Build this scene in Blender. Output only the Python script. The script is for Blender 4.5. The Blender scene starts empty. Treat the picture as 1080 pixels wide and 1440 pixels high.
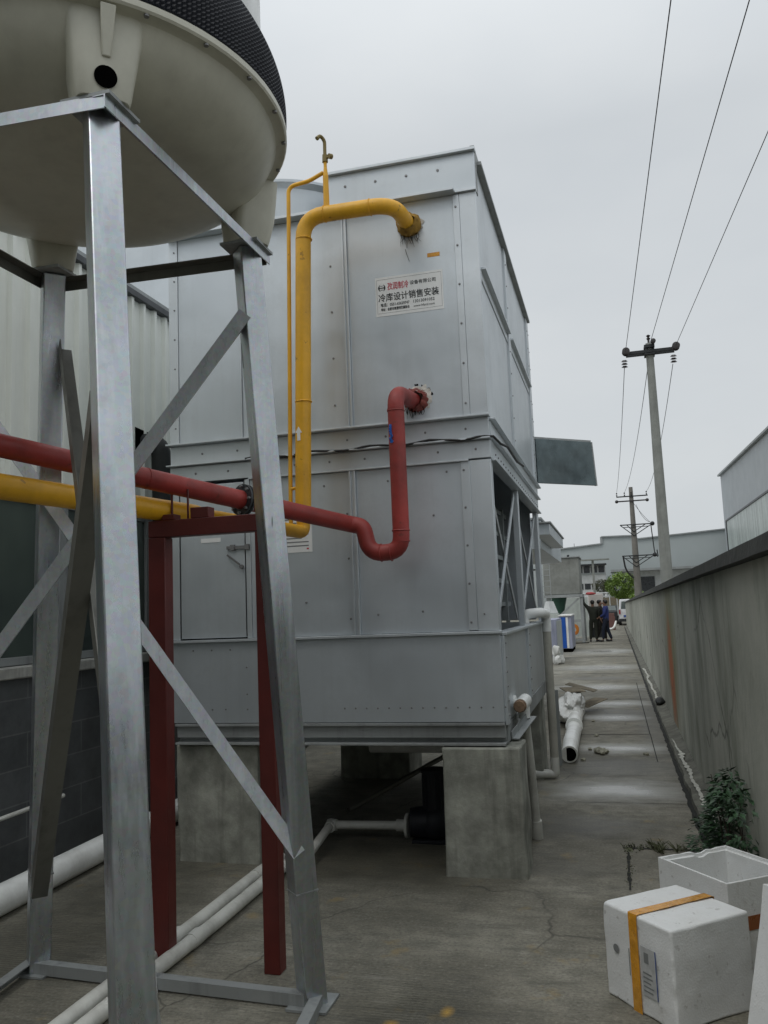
import bpy, bmesh, math, random
from mathutils import Vector, Matrix, noise
random.seed(7)
PI = math.pi
def R(a): return math.radians(a)
C = bpy.context.scene.collection
S = bpy.context.scene

# ------------------------------------------------------------------ camera
YAW, PITCH, ROLL, CAMH = 0.2624708, 0.1160286, 0.0399445, 1.65
cy, sy, cp, sp = math.cos(YAW), math.sin(YAW), math.cos(PITCH), math.sin(PITCH)
cr, sr = math.cos(ROLL), math.sin(ROLL)
fwd = Vector((-sy*cp, cy*cp, sp)); right = Vector((cy, sy, 0)); down = -right.cross(fwd)
r2 = cr*right + sr*down; d2 = -sr*right + cr*down
cam = bpy.data.cameras.new('camera'); camo = bpy.data.objects.new('camera', cam); C.objects.link(camo)
m = Matrix.Identity(4)
for i in range(3):
    m[i][0] = r2[i]; m[i][1] = -d2[i]; m[i][2] = -fwd[i]
m.translation = (0, 0, CAMH)
camo.matrix_world = m
cam.sensor_width = 36; cam.sensor_fit = 'AUTO'; cam.lens = 1180/1440*36
cam.clip_start = 0.05; cam.clip_end = 2000
S.camera = camo

# ------------------------------------------------------------------ world, sun, exposure
SUN_EL, SUN_ROT = R(58), R(200)
w = bpy.data.worlds.new("World"); S.world = w; w.use_nodes = True
nt = w.node_tree; nt.nodes.clear()
N = nt.nodes.new; Lk = nt.links.new
out = N('ShaderNodeOutputWorld'); bg = N('ShaderNodeBackground'); bg.inputs['Strength'].default_value = 0.1
sky = N('ShaderNodeTexSky'); sky.sky_type = 'NISHITA'; sky.sun_disc = False
sky.sun_elevation = SUN_EL; sky.sun_rotation = SUN_ROT; sky.air_density = 1.5; sky.dust_density = 4
tc = N('ShaderNodeTexCoord'); mp = N('ShaderNodeMapping'); mp.inputs['Scale'].default_value = (1.2, 1.2, 3.0)
ns = N('ShaderNodeTexNoise'); ns.inputs['Scale'].default_value = 1.6; ns.inputs['Detail'].default_value = 5; ns.inputs['Roughness'].default_value = 0.5
cr_ = N('ShaderNodeValToRGB')
cr_.color_ramp.elements[0].position = 0.3; cr_.color_ramp.elements[0].color = (5.55, 5.9, 6.2, 1)
cr_.color_ramp.elements[1].position = 0.72; cr_.color_ramp.elements[1].color = (6.5, 6.75, 6.9, 1)
mx = N('ShaderNodeMixRGB'); mx.inputs['Fac'].default_value = 0.94
Lk(tc.outputs['Generated'], mp.inputs['Vector']); Lk(mp.outputs['Vector'], ns.inputs['Vector']); Lk(ns.outputs['Fac'], cr_.inputs['Fac'])
Lk(sky.outputs['Color'], mx.inputs['Color1']); Lk(cr_.outputs['Color'], mx.inputs['Color2'])
# overcast skies are brighter overhead than near the horizon
sx = N('ShaderNodeSeparateXYZ'); Lk(tc.outputs['Generated'], sx.inputs[0])
zr = N('ShaderNodeMapRange'); zr.inputs['From Min'].default_value = 0.5; zr.inputs['From Max'].default_value = 1.0; zr.inputs['To Min'].default_value = 1.0; zr.inputs['To Max'].default_value = 1.9
Lk(sx.outputs['Z'], zr.inputs['Value'])
vm = N('ShaderNodeVectorMath'); vm.operation = 'SCALE'; Lk(mx.outputs['Color'], vm.inputs[0]); Lk(zr.outputs['Result'], vm.inputs['Scale'])
Lk(vm.outputs['Vector'], bg.inputs['Color']); Lk(bg.outputs['Background'], out.inputs['Surface'])
sl = bpy.data.lights.new('sun', 'SUN'); sl.energy = 0.5; sl.angle = R(30); sl.color = (1, 0.97, 0.93)
slo = bpy.data.objects.new('sun', sl); C.objects.link(slo)
az = SUN_ROT
sd = Vector((math.sin(az)*math.cos(SUN_EL), math.cos(az)*math.cos(SUN_EL), math.sin(SUN_EL)))
slo.rotation_euler = sd.to_track_quat('Z', 'Y').to_euler()
S.view_settings.view_transform = 'Standard'; S.view_settings.look = 'None'; S.view_settings.gamma = 1
S.view_settings.exposure = 0.1; S.view_settings.use_curve_mapping = False

# ------------------------------------------------------------------ materials
def newmat(name):
    mt = bpy.data.materials.new(name); mt.use_nodes = True
    t = mt.node_tree; b = t.nodes['Principled BSDF']
    return mt, t, b
def tex_noise(t, vec, scale, detail=4, rough=0.55, stretch=(1, 1, 1)):
    mpn = t.nodes.new('ShaderNodeMapping'); mpn.inputs['Scale'].default_value = stretch
    n = t.nodes.new('ShaderNodeTexNoise'); n.inputs['Scale'].default_value = scale
    n.inputs['Detail'].default_value = detail; n.inputs['Roughness'].default_value = rough
    t.links.new(vec, mpn.inputs['Vector']); t.links.new(mpn.outputs['Vector'], n.inputs['Vector'])
    return n.outputs['Fac']
def ramp(t, fac, stops):
    r = t.nodes.new('ShaderNodeValToRGB'); e = r.color_ramp.elements
    while len(e) < len(stops): e.new(0.5)
    for i, (p, c) in enumerate(stops):
        e[i].position = p
        e[i].color = (c, c, c, 1) if isinstance(c, (int, float)) else (*c, 1)
    t.links.new(fac, r.inputs['Fac']); return r.outputs['Color']
def mix(t, fac, a, b, mode='MIX'):
    n = t.nodes.new('ShaderNodeMixRGB'); n.blend_type = mode
    for s, v in (('Fac', fac), ('Color1', a), ('Color2', b)):
        if isinstance(v, (int, float)): n.inputs[s].default_value = v
        elif isinstance(v, tuple): n.inputs[s].default_value = (*v, 1)
        else: t.links.new(v, n.inputs[s])
    return n.outputs['Color']
def M(name, col, rough=0.6, metal=0.0, var=0.15, scale=3.0, streak=0.0, streak_scale=8.0, streakcol=(0.03, 0.03, 0.025),
      grime=0.0, grimecol=(0.05, 0.045, 0.035), gscale=1.5, bump=0.0, bscale=60.0, rvar=0.1, stretch=(1, 1, 1), spots=0.0, spotcol=(0.2, 0.07, 0.02), spotscale=14, coat=0.0, spec=0.5):
    mt, t, b = newmat(name)
    tcn = t.nodes.new('ShaderNodeTexCoord'); v = tcn.outputs['Object']
    n1 = tex_noise(t, v, scale, 5, 0.6, stretch)
    lo = tuple(max(0, c*(1-var)) for c in col); hi = tuple(min(1, c*(1+var)) for c in col)
    c = ramp(t, n1, [(0.3, lo), (0.7, hi)])
    if streak:
        s1 = tex_noise(t, v, streak_scale, 4, 0.65, (1, 1, 0.06))
        c = mix(t, ramp(t, s1, [(0.52, 0.0), (0.75, streak)]), c, streakcol)
    if grime:
        g1 = tex_noise(t, v, gscale, 7, 0.68)
        c = mix(t, ramp(t, g1, [(0.45, 0.0), (0.72, grime)]), c, grimecol)
    if spots:
        g2 = tex_noise(t, v, spotscale, 3, 0.6)
        c = mix(t, ramp(t, g2, [(0.66, 0.0), (0.70, spots)]), c, spotcol)
    t.links.new(c, b.inputs['Base Color'])
    rr = ramp(t, tex_noise(t, v, scale*2.3, 4), [(0.3, max(0.02, rough-rvar)), (0.7, min(1, rough+rvar))])
    t.links.new(rr, b.inputs['Roughness'])
    b.inputs['Metallic'].default_value = metal
    b.inputs['Specular IOR Level'].default_value = spec
    b.inputs['Coat Weight'].default_value = coat
    if bump:
        bn = t.nodes.new('ShaderNodeBump'); bn.inputs['Strength'].default_value = bump; bn.inputs['Distance'].default_value = 0.01
        t.links.new(tex_noise(t, v, bscale, 5, 0.6, stretch), bn.inputs['Height']); t.links.new(bn.outputs['Normal'], b.inputs['Normal'])
    return mt

def sheetmetal(name, col, seed=0):
    # painted sheet with faint oil-canning so reflections ripple
    mt, t, b = newmat(name)
    v = t.nodes.new('ShaderNodeTexCoord').outputs['Object']
    n1 = tex_noise(t, v, 1.3, 4, 0.5)
    c = ramp(t, n1, [(0.3, tuple(x*0.9 for x in col)), (0.7, tuple(x*1.07 for x in col))])
    s1 = tex_noise(t, v, 9, 4, 0.6, (1, 1, 0.04))
    c = mix(t, ramp(t, s1, [(0.5, 0.0), (0.85, 0.16)]), c, (0.25, 0.26, 0.25))
    g1 = tex_noise(t, v, 2.6, 8, 0.7)
    c = mix(t, ramp(t, g1, [(0.5, 0.0), (0.85, 0.28)]), c, (0.22, 0.23, 0.22))
    g2 = tex_noise(t, v, 22, 3, 0.6)
    c = mix(t, ramp(t, g2, [(0.74, 0.0), (0.78, 0.35)]), c, (0.6, 0.61, 0.6))
    t.links.new(c, b.inputs['Base Color'])
    t.links.new(ramp(t, g1, [(0.3, 0.33), (0.75, 0.5)]), b.inputs['Roughness'])
    b.inputs['Metallic'].default_value = 0.62
    bn = t.nodes.new('ShaderNodeBump'); bn.inputs['Strength'].default_value = 0.5; bn.inputs['Distance'].default_value = 0.035
    t.links.new(tex_noise(t, v, 1.7, 2, 0.4), bn.inputs['Height']); t.links.new(bn.outputs['Normal'], b.inputs['Normal'])
    return mt
m_sheet = sheetmetal('grey_sheet_paint', (0.6, 0.645, 0.675))
m_sheet2 = sheetmetal('grey_frame_paint', (0.635, 0.675, 0.7))
m_sheet3 = sheetmetal('grey_side_sheet', (0.635, 0.675, 0.7))
m_dkmetal = M('dark_metal', (0.05, 0.055, 0.06), 0.5, 0.4, grime=0.4)
m_bolt = M('bolt_steel', (0.24, 0.24, 0.24), 0.5, 0.6, spots=0.5)
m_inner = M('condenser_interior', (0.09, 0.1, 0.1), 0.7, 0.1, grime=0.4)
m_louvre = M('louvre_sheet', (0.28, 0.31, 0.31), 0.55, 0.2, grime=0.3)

def galv(name='galvanised_steel', metal=0.9):
    mt, t, b = newmat(name)
    v = t.nodes.new('ShaderNodeTexCoord').outputs['Object']
    vo = t.nodes.new('ShaderNodeTexVoronoi'); vo.inputs['Scale'].default_value = 70
    t.links.new(v, vo.inputs['Vector'])
    n1 = tex_noise(t, v, 2.2, 5, 0.6)
    c = ramp(t, n1, [(0.3, (0.38, 0.41, 0.425)), (0.7, (0.58, 0.61, 0.64))])
    c = mix(t, 0.07, c, vo.outputs['Color'], 'OVERLAY')
    s = tex_noise(t, v, 26, 5, 0.7, (1, 1, 0.03))
    c = mix(t, ramp(t, s, [(0.5, 0.0), (0.68, 0.4)]), c, (0.68, 0.7, 0.74))
    g = tex_noise(t, v, 3.4, 8, 0.72)
    c = mix(t, ramp(t, g, [(0.55, 0.0), (0.78, 0.45)]), c, (0.2, 0.21, 0.2))
    sc = tex_noise(t, v, 14, 2, 0.4, (1.6, 1.6, 0.25))
    c = mix(t, ramp(t, sc, [(0.76, 0.0), (0.775, 0.7)]), c, (0.08, 0.08, 0.09))
    t.links.new(c, b.inputs['Base Color'])
    t.links.new(ramp(t, s, [(0.3, 0.22), (0.7, 0.44)]), b.inputs['Roughness'])
    b.inputs['Metallic'].default_value = metal
    bn = t.nodes.new('ShaderNodeBump'); bn.inputs['Strength'].default_value = 0.2; bn.inputs['Distance'].default_value = 0.004
    t.links.new(s, bn.inputs['Height']); t.links.new(bn.outputs['Normal'], b.inputs['Normal'])
    return mt
m_galv = galv()
m_galvb = galv('dull_zinc_brace', 0.12)
m_galvdk = M('shaded_galvanised', (0.2, 0.2, 0.18), 0.5, 0.5, streak=0.4, grime=0.5)  # darker galvanised copy; shade on undersides is put into its colour
m_zinc = M('weathered_zinc', (0.36, 0.38, 0.38), 0.6, 0.3, streak=0.4, grime=0.4)
m_frp = M('cream_fibreglass', (0.58, 0.57, 0.48), 0.36, 0, 0.1, 1.2, grime=0.35, grimecol=(0.2, 0.19, 0.15), streak=0.2, streakcol=(0.25, 0.24, 0.2), rvar=0.08)
m_frpw = M('white_fibreglass_shell', (0.78, 0.79, 0.78), 0.4, streak=0.15)
m_black = M('black_plastic_mesh', (0.012, 0.014, 0.02), 0.5, spec=0.3)
m_hole = M('black_void', (0.003, 0.003, 0.003), 0.9, spec=0.0)
m_red = M('red_pipe_paint', (0.31, 0.034, 0.027), 0.5, 0, 0.35, 5, spots=0.5, spotcol=(0.12, 0.035, 0.025), spotscale=24, grime=0.5, grimecol=(0.1, 0.03, 0.025), streak=0.2, streakcol=(0.34, 0.1, 0.07), bump=0.15)
m_redox = M('dark_red_oxide', (0.12, 0.018, 0.014), 0.45, 0, 0.2, 4, grime=0.4, grimecol=(0.03, 0.012, 0.01), bump=0.1)
m_yel = M('yellow_pipe_paint', (0.8, 0.42, 0.02), 0.42, 0, 0.16, 4, grime=0.5, grimecol=(0.27, 0.15, 0.03), spots=0.55, spotcol=(0.18, 0.09, 0.02), bump=0.12, streak=0.25, streakcol=(0.25, 0.13, 0.02))
m_olive = M('weathered_brass', (0.22, 0.17, 0.06), 0.5, 0.3, grime=0.4)
m_rough = M('foam_collar', (0.6, 0.58, 0.53), 0.9, 0, 0.3, 30, bump=0.8, bscale=50, spots=0.7, spotcol=(0.16, 0.1, 0.07), spotscale=50)
m_foamred = M('painted_foam_collar', (0.2, 0.05, 0.04), 0.9, 0, 0.4, 30, bump=0.8, bscale=50, spots=0.9, spotcol=(0.5, 0.46, 0.42), spotscale=34)
m_foamyel = M('yellowed_foam_collar', (0.34, 0.2, 0.04), 0.9, 0, 0.4, 30, bump=0.8, bscale=50, spots=0.9, spotcol=(0.55, 0.5, 0.42), spotscale=30)
m_pvc = M('grey_pvc', (0.68, 0.68, 0.63), 0.4, 0, 0.08, 3, grime=0.45, grimecol=(0.16, 0.15, 0.12), gscale=4)
m_pvcw = M('white_pvc', (0.85, 0.86, 0.83), 0.4, 0, 0.06, 3, grime=0.35, grimecol=(0.28, 0.26, 0.22), gscale=4)
m_pvcbr = M('sun_browned_pvc', (0.46, 0.45, 0.39), 0.5, 0, 0.15, 3, grime=0.4, grimecol=(0.13, 0.11, 0.08), gscale=4)
m_rustcap = M('rusty_cap', (0.2, 0.13, 0.08), 0.8, 0, 0.35, 20, bump=0.5, bscale=40)
m_white = M('white_foamboard', (0.75, 0.77, 0.76), 0.7)
m_block = M('plinth_concrete', (0.33, 0.335, 0.29), 0.85, 0, 0.4, 4.5, streak=0.6, streak_scale=7, grime=0.75, grimecol=(0.1, 0.105, 0.085), gscale=3.2, bump=0.5, bscale=26, spots=0.25, spotcol=(0.36, 0.36, 0.33), spotscale=9)
m_corr = M('cream_corrugated_sheet', (0.88, 0.9, 0.84), 0.45, 0.05, 0.05, 2, streak=0.25, streakcol=(0.45, 0.45, 0.4))
m_corr2 = M('grey_blocker_render', (0.1, 0.1, 0.095), 0.8)
m_trim = M('dark_roof_trim', (0.07, 0.075, 0.08), 0.5, 0.2)
m_stone = M('stone_sill', (0.42, 0.42, 0.39), 0.8, 0, 0.2, 8, streak=0.5, grime=0.5, grimecol=(0.1, 0.09, 0.07), spots=0.8, spotcol=(0.1, 0.02, 0.02), spotscale=5)
m_rubber = M('black_insulation', (0.02, 0.022, 0.022), 0.7, bump=0.5, bscale=20)
m_tape = M('yellow_packing_tape', (0.62, 0.28, 0.02), 0.22, 0, 0.25, 18, bump=0.7, bscale=22, stretch=(1, 1, 1), grime=0.3, grimecol=(0.45, 0.3, 0.12), gscale=9)
m_sky_gl = None
def glassm():
    mt, t, b = newmat('dark_green_window_glass')
    v = t.nodes.new('ShaderNodeTexCoord').outputs['Object']
    c = ramp(t, tex_noise(t, v, 0.9, 3), [(0.35, (0.05, 0.065, 0.062)), (0.65, (0.11, 0.14, 0.115))])
    t.links.new(c, b.inputs['Base Color']); b.inputs['Roughness'].default_value = 0.12
    return mt
m_glass = glassm()
def tiles(name, c1, c2, mortar, sx, sy, rough=0.35):
    mt, t, b = newmat(name)
    v = t.nodes.new('ShaderNodeTexCoord').outputs['Object']
    sep = t.nodes.new('ShaderNodeSeparateXYZ'); cmb = t.nodes.new('ShaderNodeCombineXYZ')
    t.links.new(v, sep.inputs[0]); t.links.new(sep.outputs['Y'], cmb.inputs[0]); t.links.new(sep.outputs['Z'], cmb.inputs[1])
    br = t.nodes.new('ShaderNodeTexBrick'); br.inputs['Color1'].default_value = (*c1, 1); br.inputs['Color2'].default_value = (*c2, 1)
    br.inputs['Mortar'].default_value = (*mortar, 1); br.inputs['Scale'].default_value = 1; br.inputs['Brick Width'].default_value = sx
    br.inputs['Row Height'].default_value = sy; br.inputs['Mortar Size'].default_value = 0.005; br.offset = 0.5
    t.links.new(cmb.outputs[0], br.inputs['Vector'])
    g1 = tex_noise(t, v, 3, 7, 0.7)
    c = mix(t, ramp(t, g1, [(0.42, 0.0), (0.75, 0.6)]), br.outputs['Color'], (0.02, 0.022, 0.022))
    t.links.new(c, b.inputs['Base Color']); b.inputs['Roughness'].default_value = rough
    return mt
m_tile = tiles('dark_slate_tiles', (0.105, 0.113, 0.118), (0.13, 0.138, 0.142), (0.2, 0.205, 0.205), 0.6, 0.23)

def eps():
    mt, t, b = newmat('expanded_polystyrene')
    v = t.nodes.new('ShaderNodeTexCoord').outputs['Object']
    vo = t.nodes.new('ShaderNodeTexVoronoi'); vo.inputs['Scale'].default_value = 120
    t.links.new(v, vo.inputs['Vector'])
    g = tex_noise(t, v, 5, 8, 0.7)
    c = ramp(t, g, [(0.35, (0.78, 0.8, 0.8)), (0.62, (0.72, 0.73, 0.72)), (0.82, (0.5, 0.49, 0.46))])
    c = mix(t, ramp(t, tex_noise(t, v, 26, 3), [(0.64, 0.0), (0.70, 0.5)]), c, (0.36, 0.35, 0.33))
    c = mix(t, ramp(t, tex_noise(t, v, 7, 7, 0.8, (1, 1, 0.5)), [(0.56, 0.0), (0.72, 0.45)]), c, (0.4, 0.38, 0.33))
    t.links.new(c, b.inputs['Base Color']); b.inputs['Roughness'].default_value = 0.7
    b.inputs['Subsurface Weight'].default_value = 0.0
    bn = t.nodes.new('ShaderNodeBump'); bn.inputs['Strength'].default_value = 0.3; bn.inputs['Distance'].default_value = 0.0025
    t.links.new(vo.outputs['Distance'], bn.inputs['Height'])
    bn2 = t.nodes.new('ShaderNodeBump'); bn2.inputs['Strength'].default_value = 0.3; bn2.inputs['Distance'].default_value = 0.01
    t.links.new(tex_noise(t, v, 12, 4), bn2.inputs['Height']); t.links.new(bn.outputs['Normal'], bn2.inputs['Normal'])
    t.links.new(bn2.outputs['Normal'], b.inputs['Normal'])
    return mt
m_eps = eps()

def cracks(t, v, scale, width, amt):
    # sparse hairline cracks: voronoi cell edges on warped coordinates, kept only in patches
    n = t.nodes.new('ShaderNodeTexNoise'); n.inputs['Scale'].default_value = 2.5; n.inputs['Detail'].default_value = 6
    t.links.new(v, n.inputs['Vector'])
    va = t.nodes.new('ShaderNodeMixRGB'); va.inputs['Fac'].default_value = 0.22; t.links.new(v, va.inputs['Color1']); t.links.new(n.outputs['Color'], va.inputs['Color2'])
    vo = t.nodes.new('ShaderNodeTexVoronoi'); vo.feature = 'DISTANCE_TO_EDGE'; vo.inputs['Scale'].default_value = scale*1.28
    t.links.new(va.outputs['Color'], vo.inputs['Vector'])
    e = ramp(t, vo.outputs['Distance'], [(0.0, amt), (width, 0.0)])
    k = ramp(t, tex_noise(t, v, 0.8, 3), [(0.48, 0.0), (0.58, 1.0)])
    return mix(t, 1.0, e, k, 'MULTIPLY')
# wet/dry concrete ground: ellipses (x, y, rx, ry, kind)
def ground_mat():
    mt, t, b = newmat('yard_concrete')
    v = t.nodes.new('ShaderNodeTexCoord').outputs['Object']
    n1 = tex_noise(t, v, 0.9, 8, 0.62)
    n2 = tex_noise(t, v, 5.0, 8, 0.7)
    n3 = tex_noise(t, v, 60, 4, 0.7)
    c = ramp(t, n1, [(0.28, (0.115, 0.107, 0.08)), (0.5, (0.215, 0.202, 0.158)), (0.7, (0.34, 0.325, 0.265))])
    c = mix(t, ramp(t, n2, [(0.4, 0.0), (0.7, 0.6)]), c, (0.085, 0.083, 0.07))
    c = mix(t, ramp(t, n3, [(0.35, 0.5), (0.5, 0.0)]), c, (0.06, 0.058, 0.05))
    c = mix(t, ramp(t, n3, [(0.56, 0.0), (0.72, 0.45)]), c, (0.42, 0.41, 0.36))
    nb_ = tex_noise(t, v, 9.0, 6, 0.75, (0.35, 1.6, 1))
    c = mix(t, ramp(t, nb_, [(0.5, 0.0), (0.66, 0.55)]), c, (0.09, 0.088, 0.072))
    c = mix(t, ramp(t, nb_, [(0.3, 0.4), (0.42, 0.0)]), c, (0.36, 0.345, 0.3))
    # yellowish old paint / mineral stains
    ny = tex_noise(t, v, 3.2, 5, 0.6)
    c = mix(t, ramp(t, ny, [(0.62, 0.0), (0.70, 0.5)]), c, (0.3, 0.22, 0.09))
    c = mix(t, cracks(t, v, 0.9, 0.009, 0.8), c, (0.045, 0.042, 0.035))
    rgh = ramp(t, n2, [(0.3, 0.62), (0.7, 0.92)])
    # cross-alley damp bands
    sep = t.nodes.new('ShaderNodeSeparateXYZ'); t.links.new(v, sep.inputs[0])
    def mathn(op, a, b_=None):
        n = t.nodes.new('ShaderNodeMath'); n.operation = op
        for i, q in enumerate((a, b_)):
            if q is None: continue
            if isinstance(q, (int, float)): n.inputs[i].default_value = q
            else: t.links.new(q, n.inputs[i])
        return n.outputs[0]
    wob = mathn('MULTIPLY', mathn('SUBTRACT', tex_noise(t, v, 2.2, 7, 0.65, (0.7, 1.6, 1)), 0.5), 1.1)
    def ell(x, y, rx, ry, soft=0.35):
        dx = mathn('DIVIDE', mathn('SUBTRACT', sep.outputs['X'], x), rx)
        dy = mathn('DIVIDE', mathn('SUBTRACT', sep.outputs['Y'], y), ry)
        d = mathn('SQRT', mathn('ADD', mathn('MULTIPLY', dx, dx), mathn('MULTIPLY', dy, dy)))
        d = mathn('ADD', d, wob)
        return mathn('SMOOTHSTEP', 0, 0) if False else ramp(t, d, [(max(0, 1-soft), 1.0), (1.0, 0.0)])
    damp = None
    for e in [(0.0, 8.9, 1.3, 0.7), (-0.05, 13.0, 1.0, 1.0), (0.4, 13.0, 0.3, 6), (-0.5, 6.6, 0.9, 0.5), (-1.6, 5.6, 1.6, 0.7), (-0.9, 3.4, 0.5, 0.7), (-3, 4.5, 0.6, 1.6), (-0.3, 19, 1.2, 0.5)]:
        q = ell(*e, 0.6); damp = q if damp is None else mix(t, 1.0, damp, q, 'LIGHTEN')
    c = mix(t, damp, c, mix(t, 1.0, c, (0.6, 0.6, 0.58), 'MULTIPLY'))
    rgh = mix(t, damp, rgh, (0.5, 0.5, 0.5))
    for e in [(-0.82, 3.42, 0.05, 0.07), (-0.98, 3.44, 0.045, 0.05), (-0.78, 3.58, 0.035, 0.06), (-2.33, 5.3, 0.07, 0.05)]:
        c = mix(t, mix(t, 1.0, ell(*e, 0.9), (0.75, 0.75, 0.75), 'MULTIPLY'), c, (0.5, 0.3, 0.05))
    wet_sheen = None
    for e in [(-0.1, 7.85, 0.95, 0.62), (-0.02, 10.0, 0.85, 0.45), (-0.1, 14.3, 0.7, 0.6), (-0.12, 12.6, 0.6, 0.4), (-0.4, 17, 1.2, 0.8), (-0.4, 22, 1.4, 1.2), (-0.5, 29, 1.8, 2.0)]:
        q = ell(*e, 0.85); wet_sheen = q if wet_sheen is None else mix(t, 1.0, wet_sheen, q, 'LIGHTEN')
    c = mix(t, mix(t, 1.0, wet_sheen, (0.55, 0.55, 0.55), 'MULTIPLY'), c, (0.36, 0.36, 0.33))  # pale sky sheen of the wet patches is mixed into the base colour
    rgh = mix(t, wet_sheen, rgh, (0.22, 0.22, 0.22))
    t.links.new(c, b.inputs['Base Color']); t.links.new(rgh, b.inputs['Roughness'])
    # broom ribs plus pitting
    wv = t.nodes.new('ShaderNodeTexWave'); wv.wave_type = 'BANDS'; wv.bands_direction = 'Y'; wv.inputs['Scale'].default_value = 14
    wv.inputs['Distortion'].default_value = 3.0; wv.inputs['Detail'].default_value = 3; wv.inputs['Detail Scale'].default_value = 1.2
    t.links.new(v, wv.inputs['Vector'])
    dry = mix(t, wet_sheen, (1.0, 1.0, 1.0), (0.06, 0.06, 0.06))
    b1 = t.nodes.new('ShaderNodeBump'); b1.inputs['Distance'].default_value = 0.0018; t.links.new(wv.outputs['Fac'], b1.inputs['Height'])
    t.links.new(mathn('MULTIPLY', ramp(t, n1, [(0.3, 0.25), (0.6, 1.0)]), dry), b1.inputs['Strength'])
    b2 = t.nodes.new('ShaderNodeBump'); b2.inputs['Distance'].default_value = 0.006; t.links.new(mix(t, 0.5, n3, n2), b2.inputs['Height'])
    t.links.new(mathn('MULTIPLY', dry, 0.7), b2.inputs['Strength'])
    t.links.new(b1.outputs['Normal'], b2.inputs['Normal']); t.links.new(b2.outputs['Normal'], b.inputs['Normal'])
    return mt
m_ground = ground_mat()
def alley_wall_mat():
    mt, t, b = newmat('stained_render_wall')
    v = t.nodes.new('ShaderNodeTexCoord').outputs['Object']
    n1 = tex_noise(t, v, 1.1, 8, 0.65)
    c = ramp(t, n1, [(0.3, (0.33, 0.34, 0.29)), (0.5, (0.42, 0.425, 0.37)), (0.72, (0.5, 0.5, 0.44))])
    s1 = tex_noise(t, v, 2.6, 7, 0.75, (1, 1, 0.14))
    c = mix(t, ramp(t, s1, [(0.5, 0.0), (0.72, 0.65)]), c, (0.16, 0.175, 0.135))
    s2 = tex_noise(t, v, 6.0, 5, 0.75, (1, 1, 0.12))
    c = mix(t, ramp(t, s2, [(0.62, 0.0), (0.75, 0.5)]), c, (0.58, 0.58, 0.53))
    n4 = tex_noise(t, v, 18, 5, 0.7)
    c = mix(t, ramp(t, n4, [(0.62, 0.0), (0.78, 0.5)]), c, (0.2, 0.2, 0.17))
    # one rust run
    sep = t.nodes.new('ShaderNodeSeparateXYZ'); t.links.new(v, sep.inputs[0])
    def mathn(op, a, b_):
        n = t.nodes.new('ShaderNodeMath'); n.operation = op
        for i, q in enumerate((a, b_)):
            if isinstance(q, (int, float)): n.inputs[i].default_value = q
            else: t.links.new(q, n.inputs[i])
        return n.outputs[0]
    wob = mathn('MULTIPLY', mathn('SUBTRACT', tex_noise(t, v, 4, 5, 0.6, (1, 1, 0.3)), 0.5), 0.9)
    def run(yc, w_, zc, h_, amt):
        dy = mathn('DIVIDE', mathn('SUBTRACT', sep.outputs['Y'], yc), w_); dz = mathn('DIVIDE', mathn('SUBTRACT', sep.outputs['Z'], zc), h_)
        d = mathn('ADD', mathn('SQRT', mathn('ADD', mathn('MULTIPLY', dy, dy), mathn('MULTIPLY', dz, dz)), 0), wob)
        return ramp(t, d, [(0.3, amt), (1.05, 0.0)])
    g5 = tex_noise(t, v, 1.6, 7, 0.7, (1, 1, 0.5))
    c = mix(t, ramp(t, g5, [(0.46, 0.0), (0.68, 0.7)]), c, (0.17, 0.185, 0.14))
    c = mix(t, run(6.1, 1.3, 1.0, 1.5, 0.75), c, (0.17, 0.16, 0.06))
    c = mix(t, run(6.35, 0.6, 0.7, 0.85, 1.0), c, (0.42, 0.13, 0.045))
    c = mix(t, cracks(t, v, 0.7, 0.012, 0.75), c, (0.06, 0.06, 0.05))
    t.links.new(c, b.inputs['Base Color']); b.inputs['Roughness'].default_value = 0.9
    bn = t.nodes.new('ShaderNodeBump'); bn.inputs['Strength'].default_value = 0.5; bn.inputs['Distance'].default_value = 0.01
    t.links.new(mix(t, 0.5, n4, n1), bn.inputs['Height']); t.links.new(bn.outputs['Normal'], b.inputs['Normal'])
    return mt
m_awall = alley_wall_mat()
m_coping = M('coping_concrete', (0.045, 0.047, 0.043), 0.9, 0, 0.3, 6, grime=0.5, grimecol=(0.03, 0.035, 0.025), bump=0.8, bscale=20)
m_kerb = M('mortar_fillet', (0.15, 0.15, 0.125), 0.9, 0, 0.35, 7, grime=0.6, grimecol=(0.05, 0.05, 0.04), bump=0.9, bscale=22)
m_mortar = M('pale_mortar', (0.5, 0.5, 0.45), 0.95, 0, 0.3, 16, bump=1.0, bscale=40)
m_joint = M('joint_dirt', (0.02, 0.021, 0.018), 0.95, bump=0.4)
m_far = M('far_white_cladding', (0.42, 0.46, 0.46), 0.7, 0, 0.04, 0.3)
m_far2 = M('white_plaster', (0.6, 0.62, 0.62), 0.8)
m_farwin = M('far_dark_window', (0.03, 0.035, 0.04), 0.3)
m_rtbld = M('warehouse_cladding', (0.4, 0.43, 0.45), 0.6, 0, 0.04, 0.3, streak=0.15)
m_rtstrip = M('translucent_strip_window', (0.42, 0.47, 0.45), 0.4, 0, 0.3, 1.2, stretch=(1, 1, 0.1), streak=0.5, streak_scale=1.5, streakcol=(0.15, 0.19, 0.18))
m_pole = M('pole_concrete', (0.26, 0.27, 0.25), 0.85, 0, 0.15, 3, streak=0.3)
m_pole2 = M('pole_concrete_brown', (0.2, 0.19, 0.17), 0.85, 0, 0.15, 3, streak=0.3)
m_iron = M('pole_ironwork', (0.03, 0.033, 0.035), 0.6, 0.3)
m_insul = M('brown_porcelain', (0.035, 0.03, 0.03), 0.25)
m_wire = M('wire_black', (0.02, 0.02, 0.02), 0.7)
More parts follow.
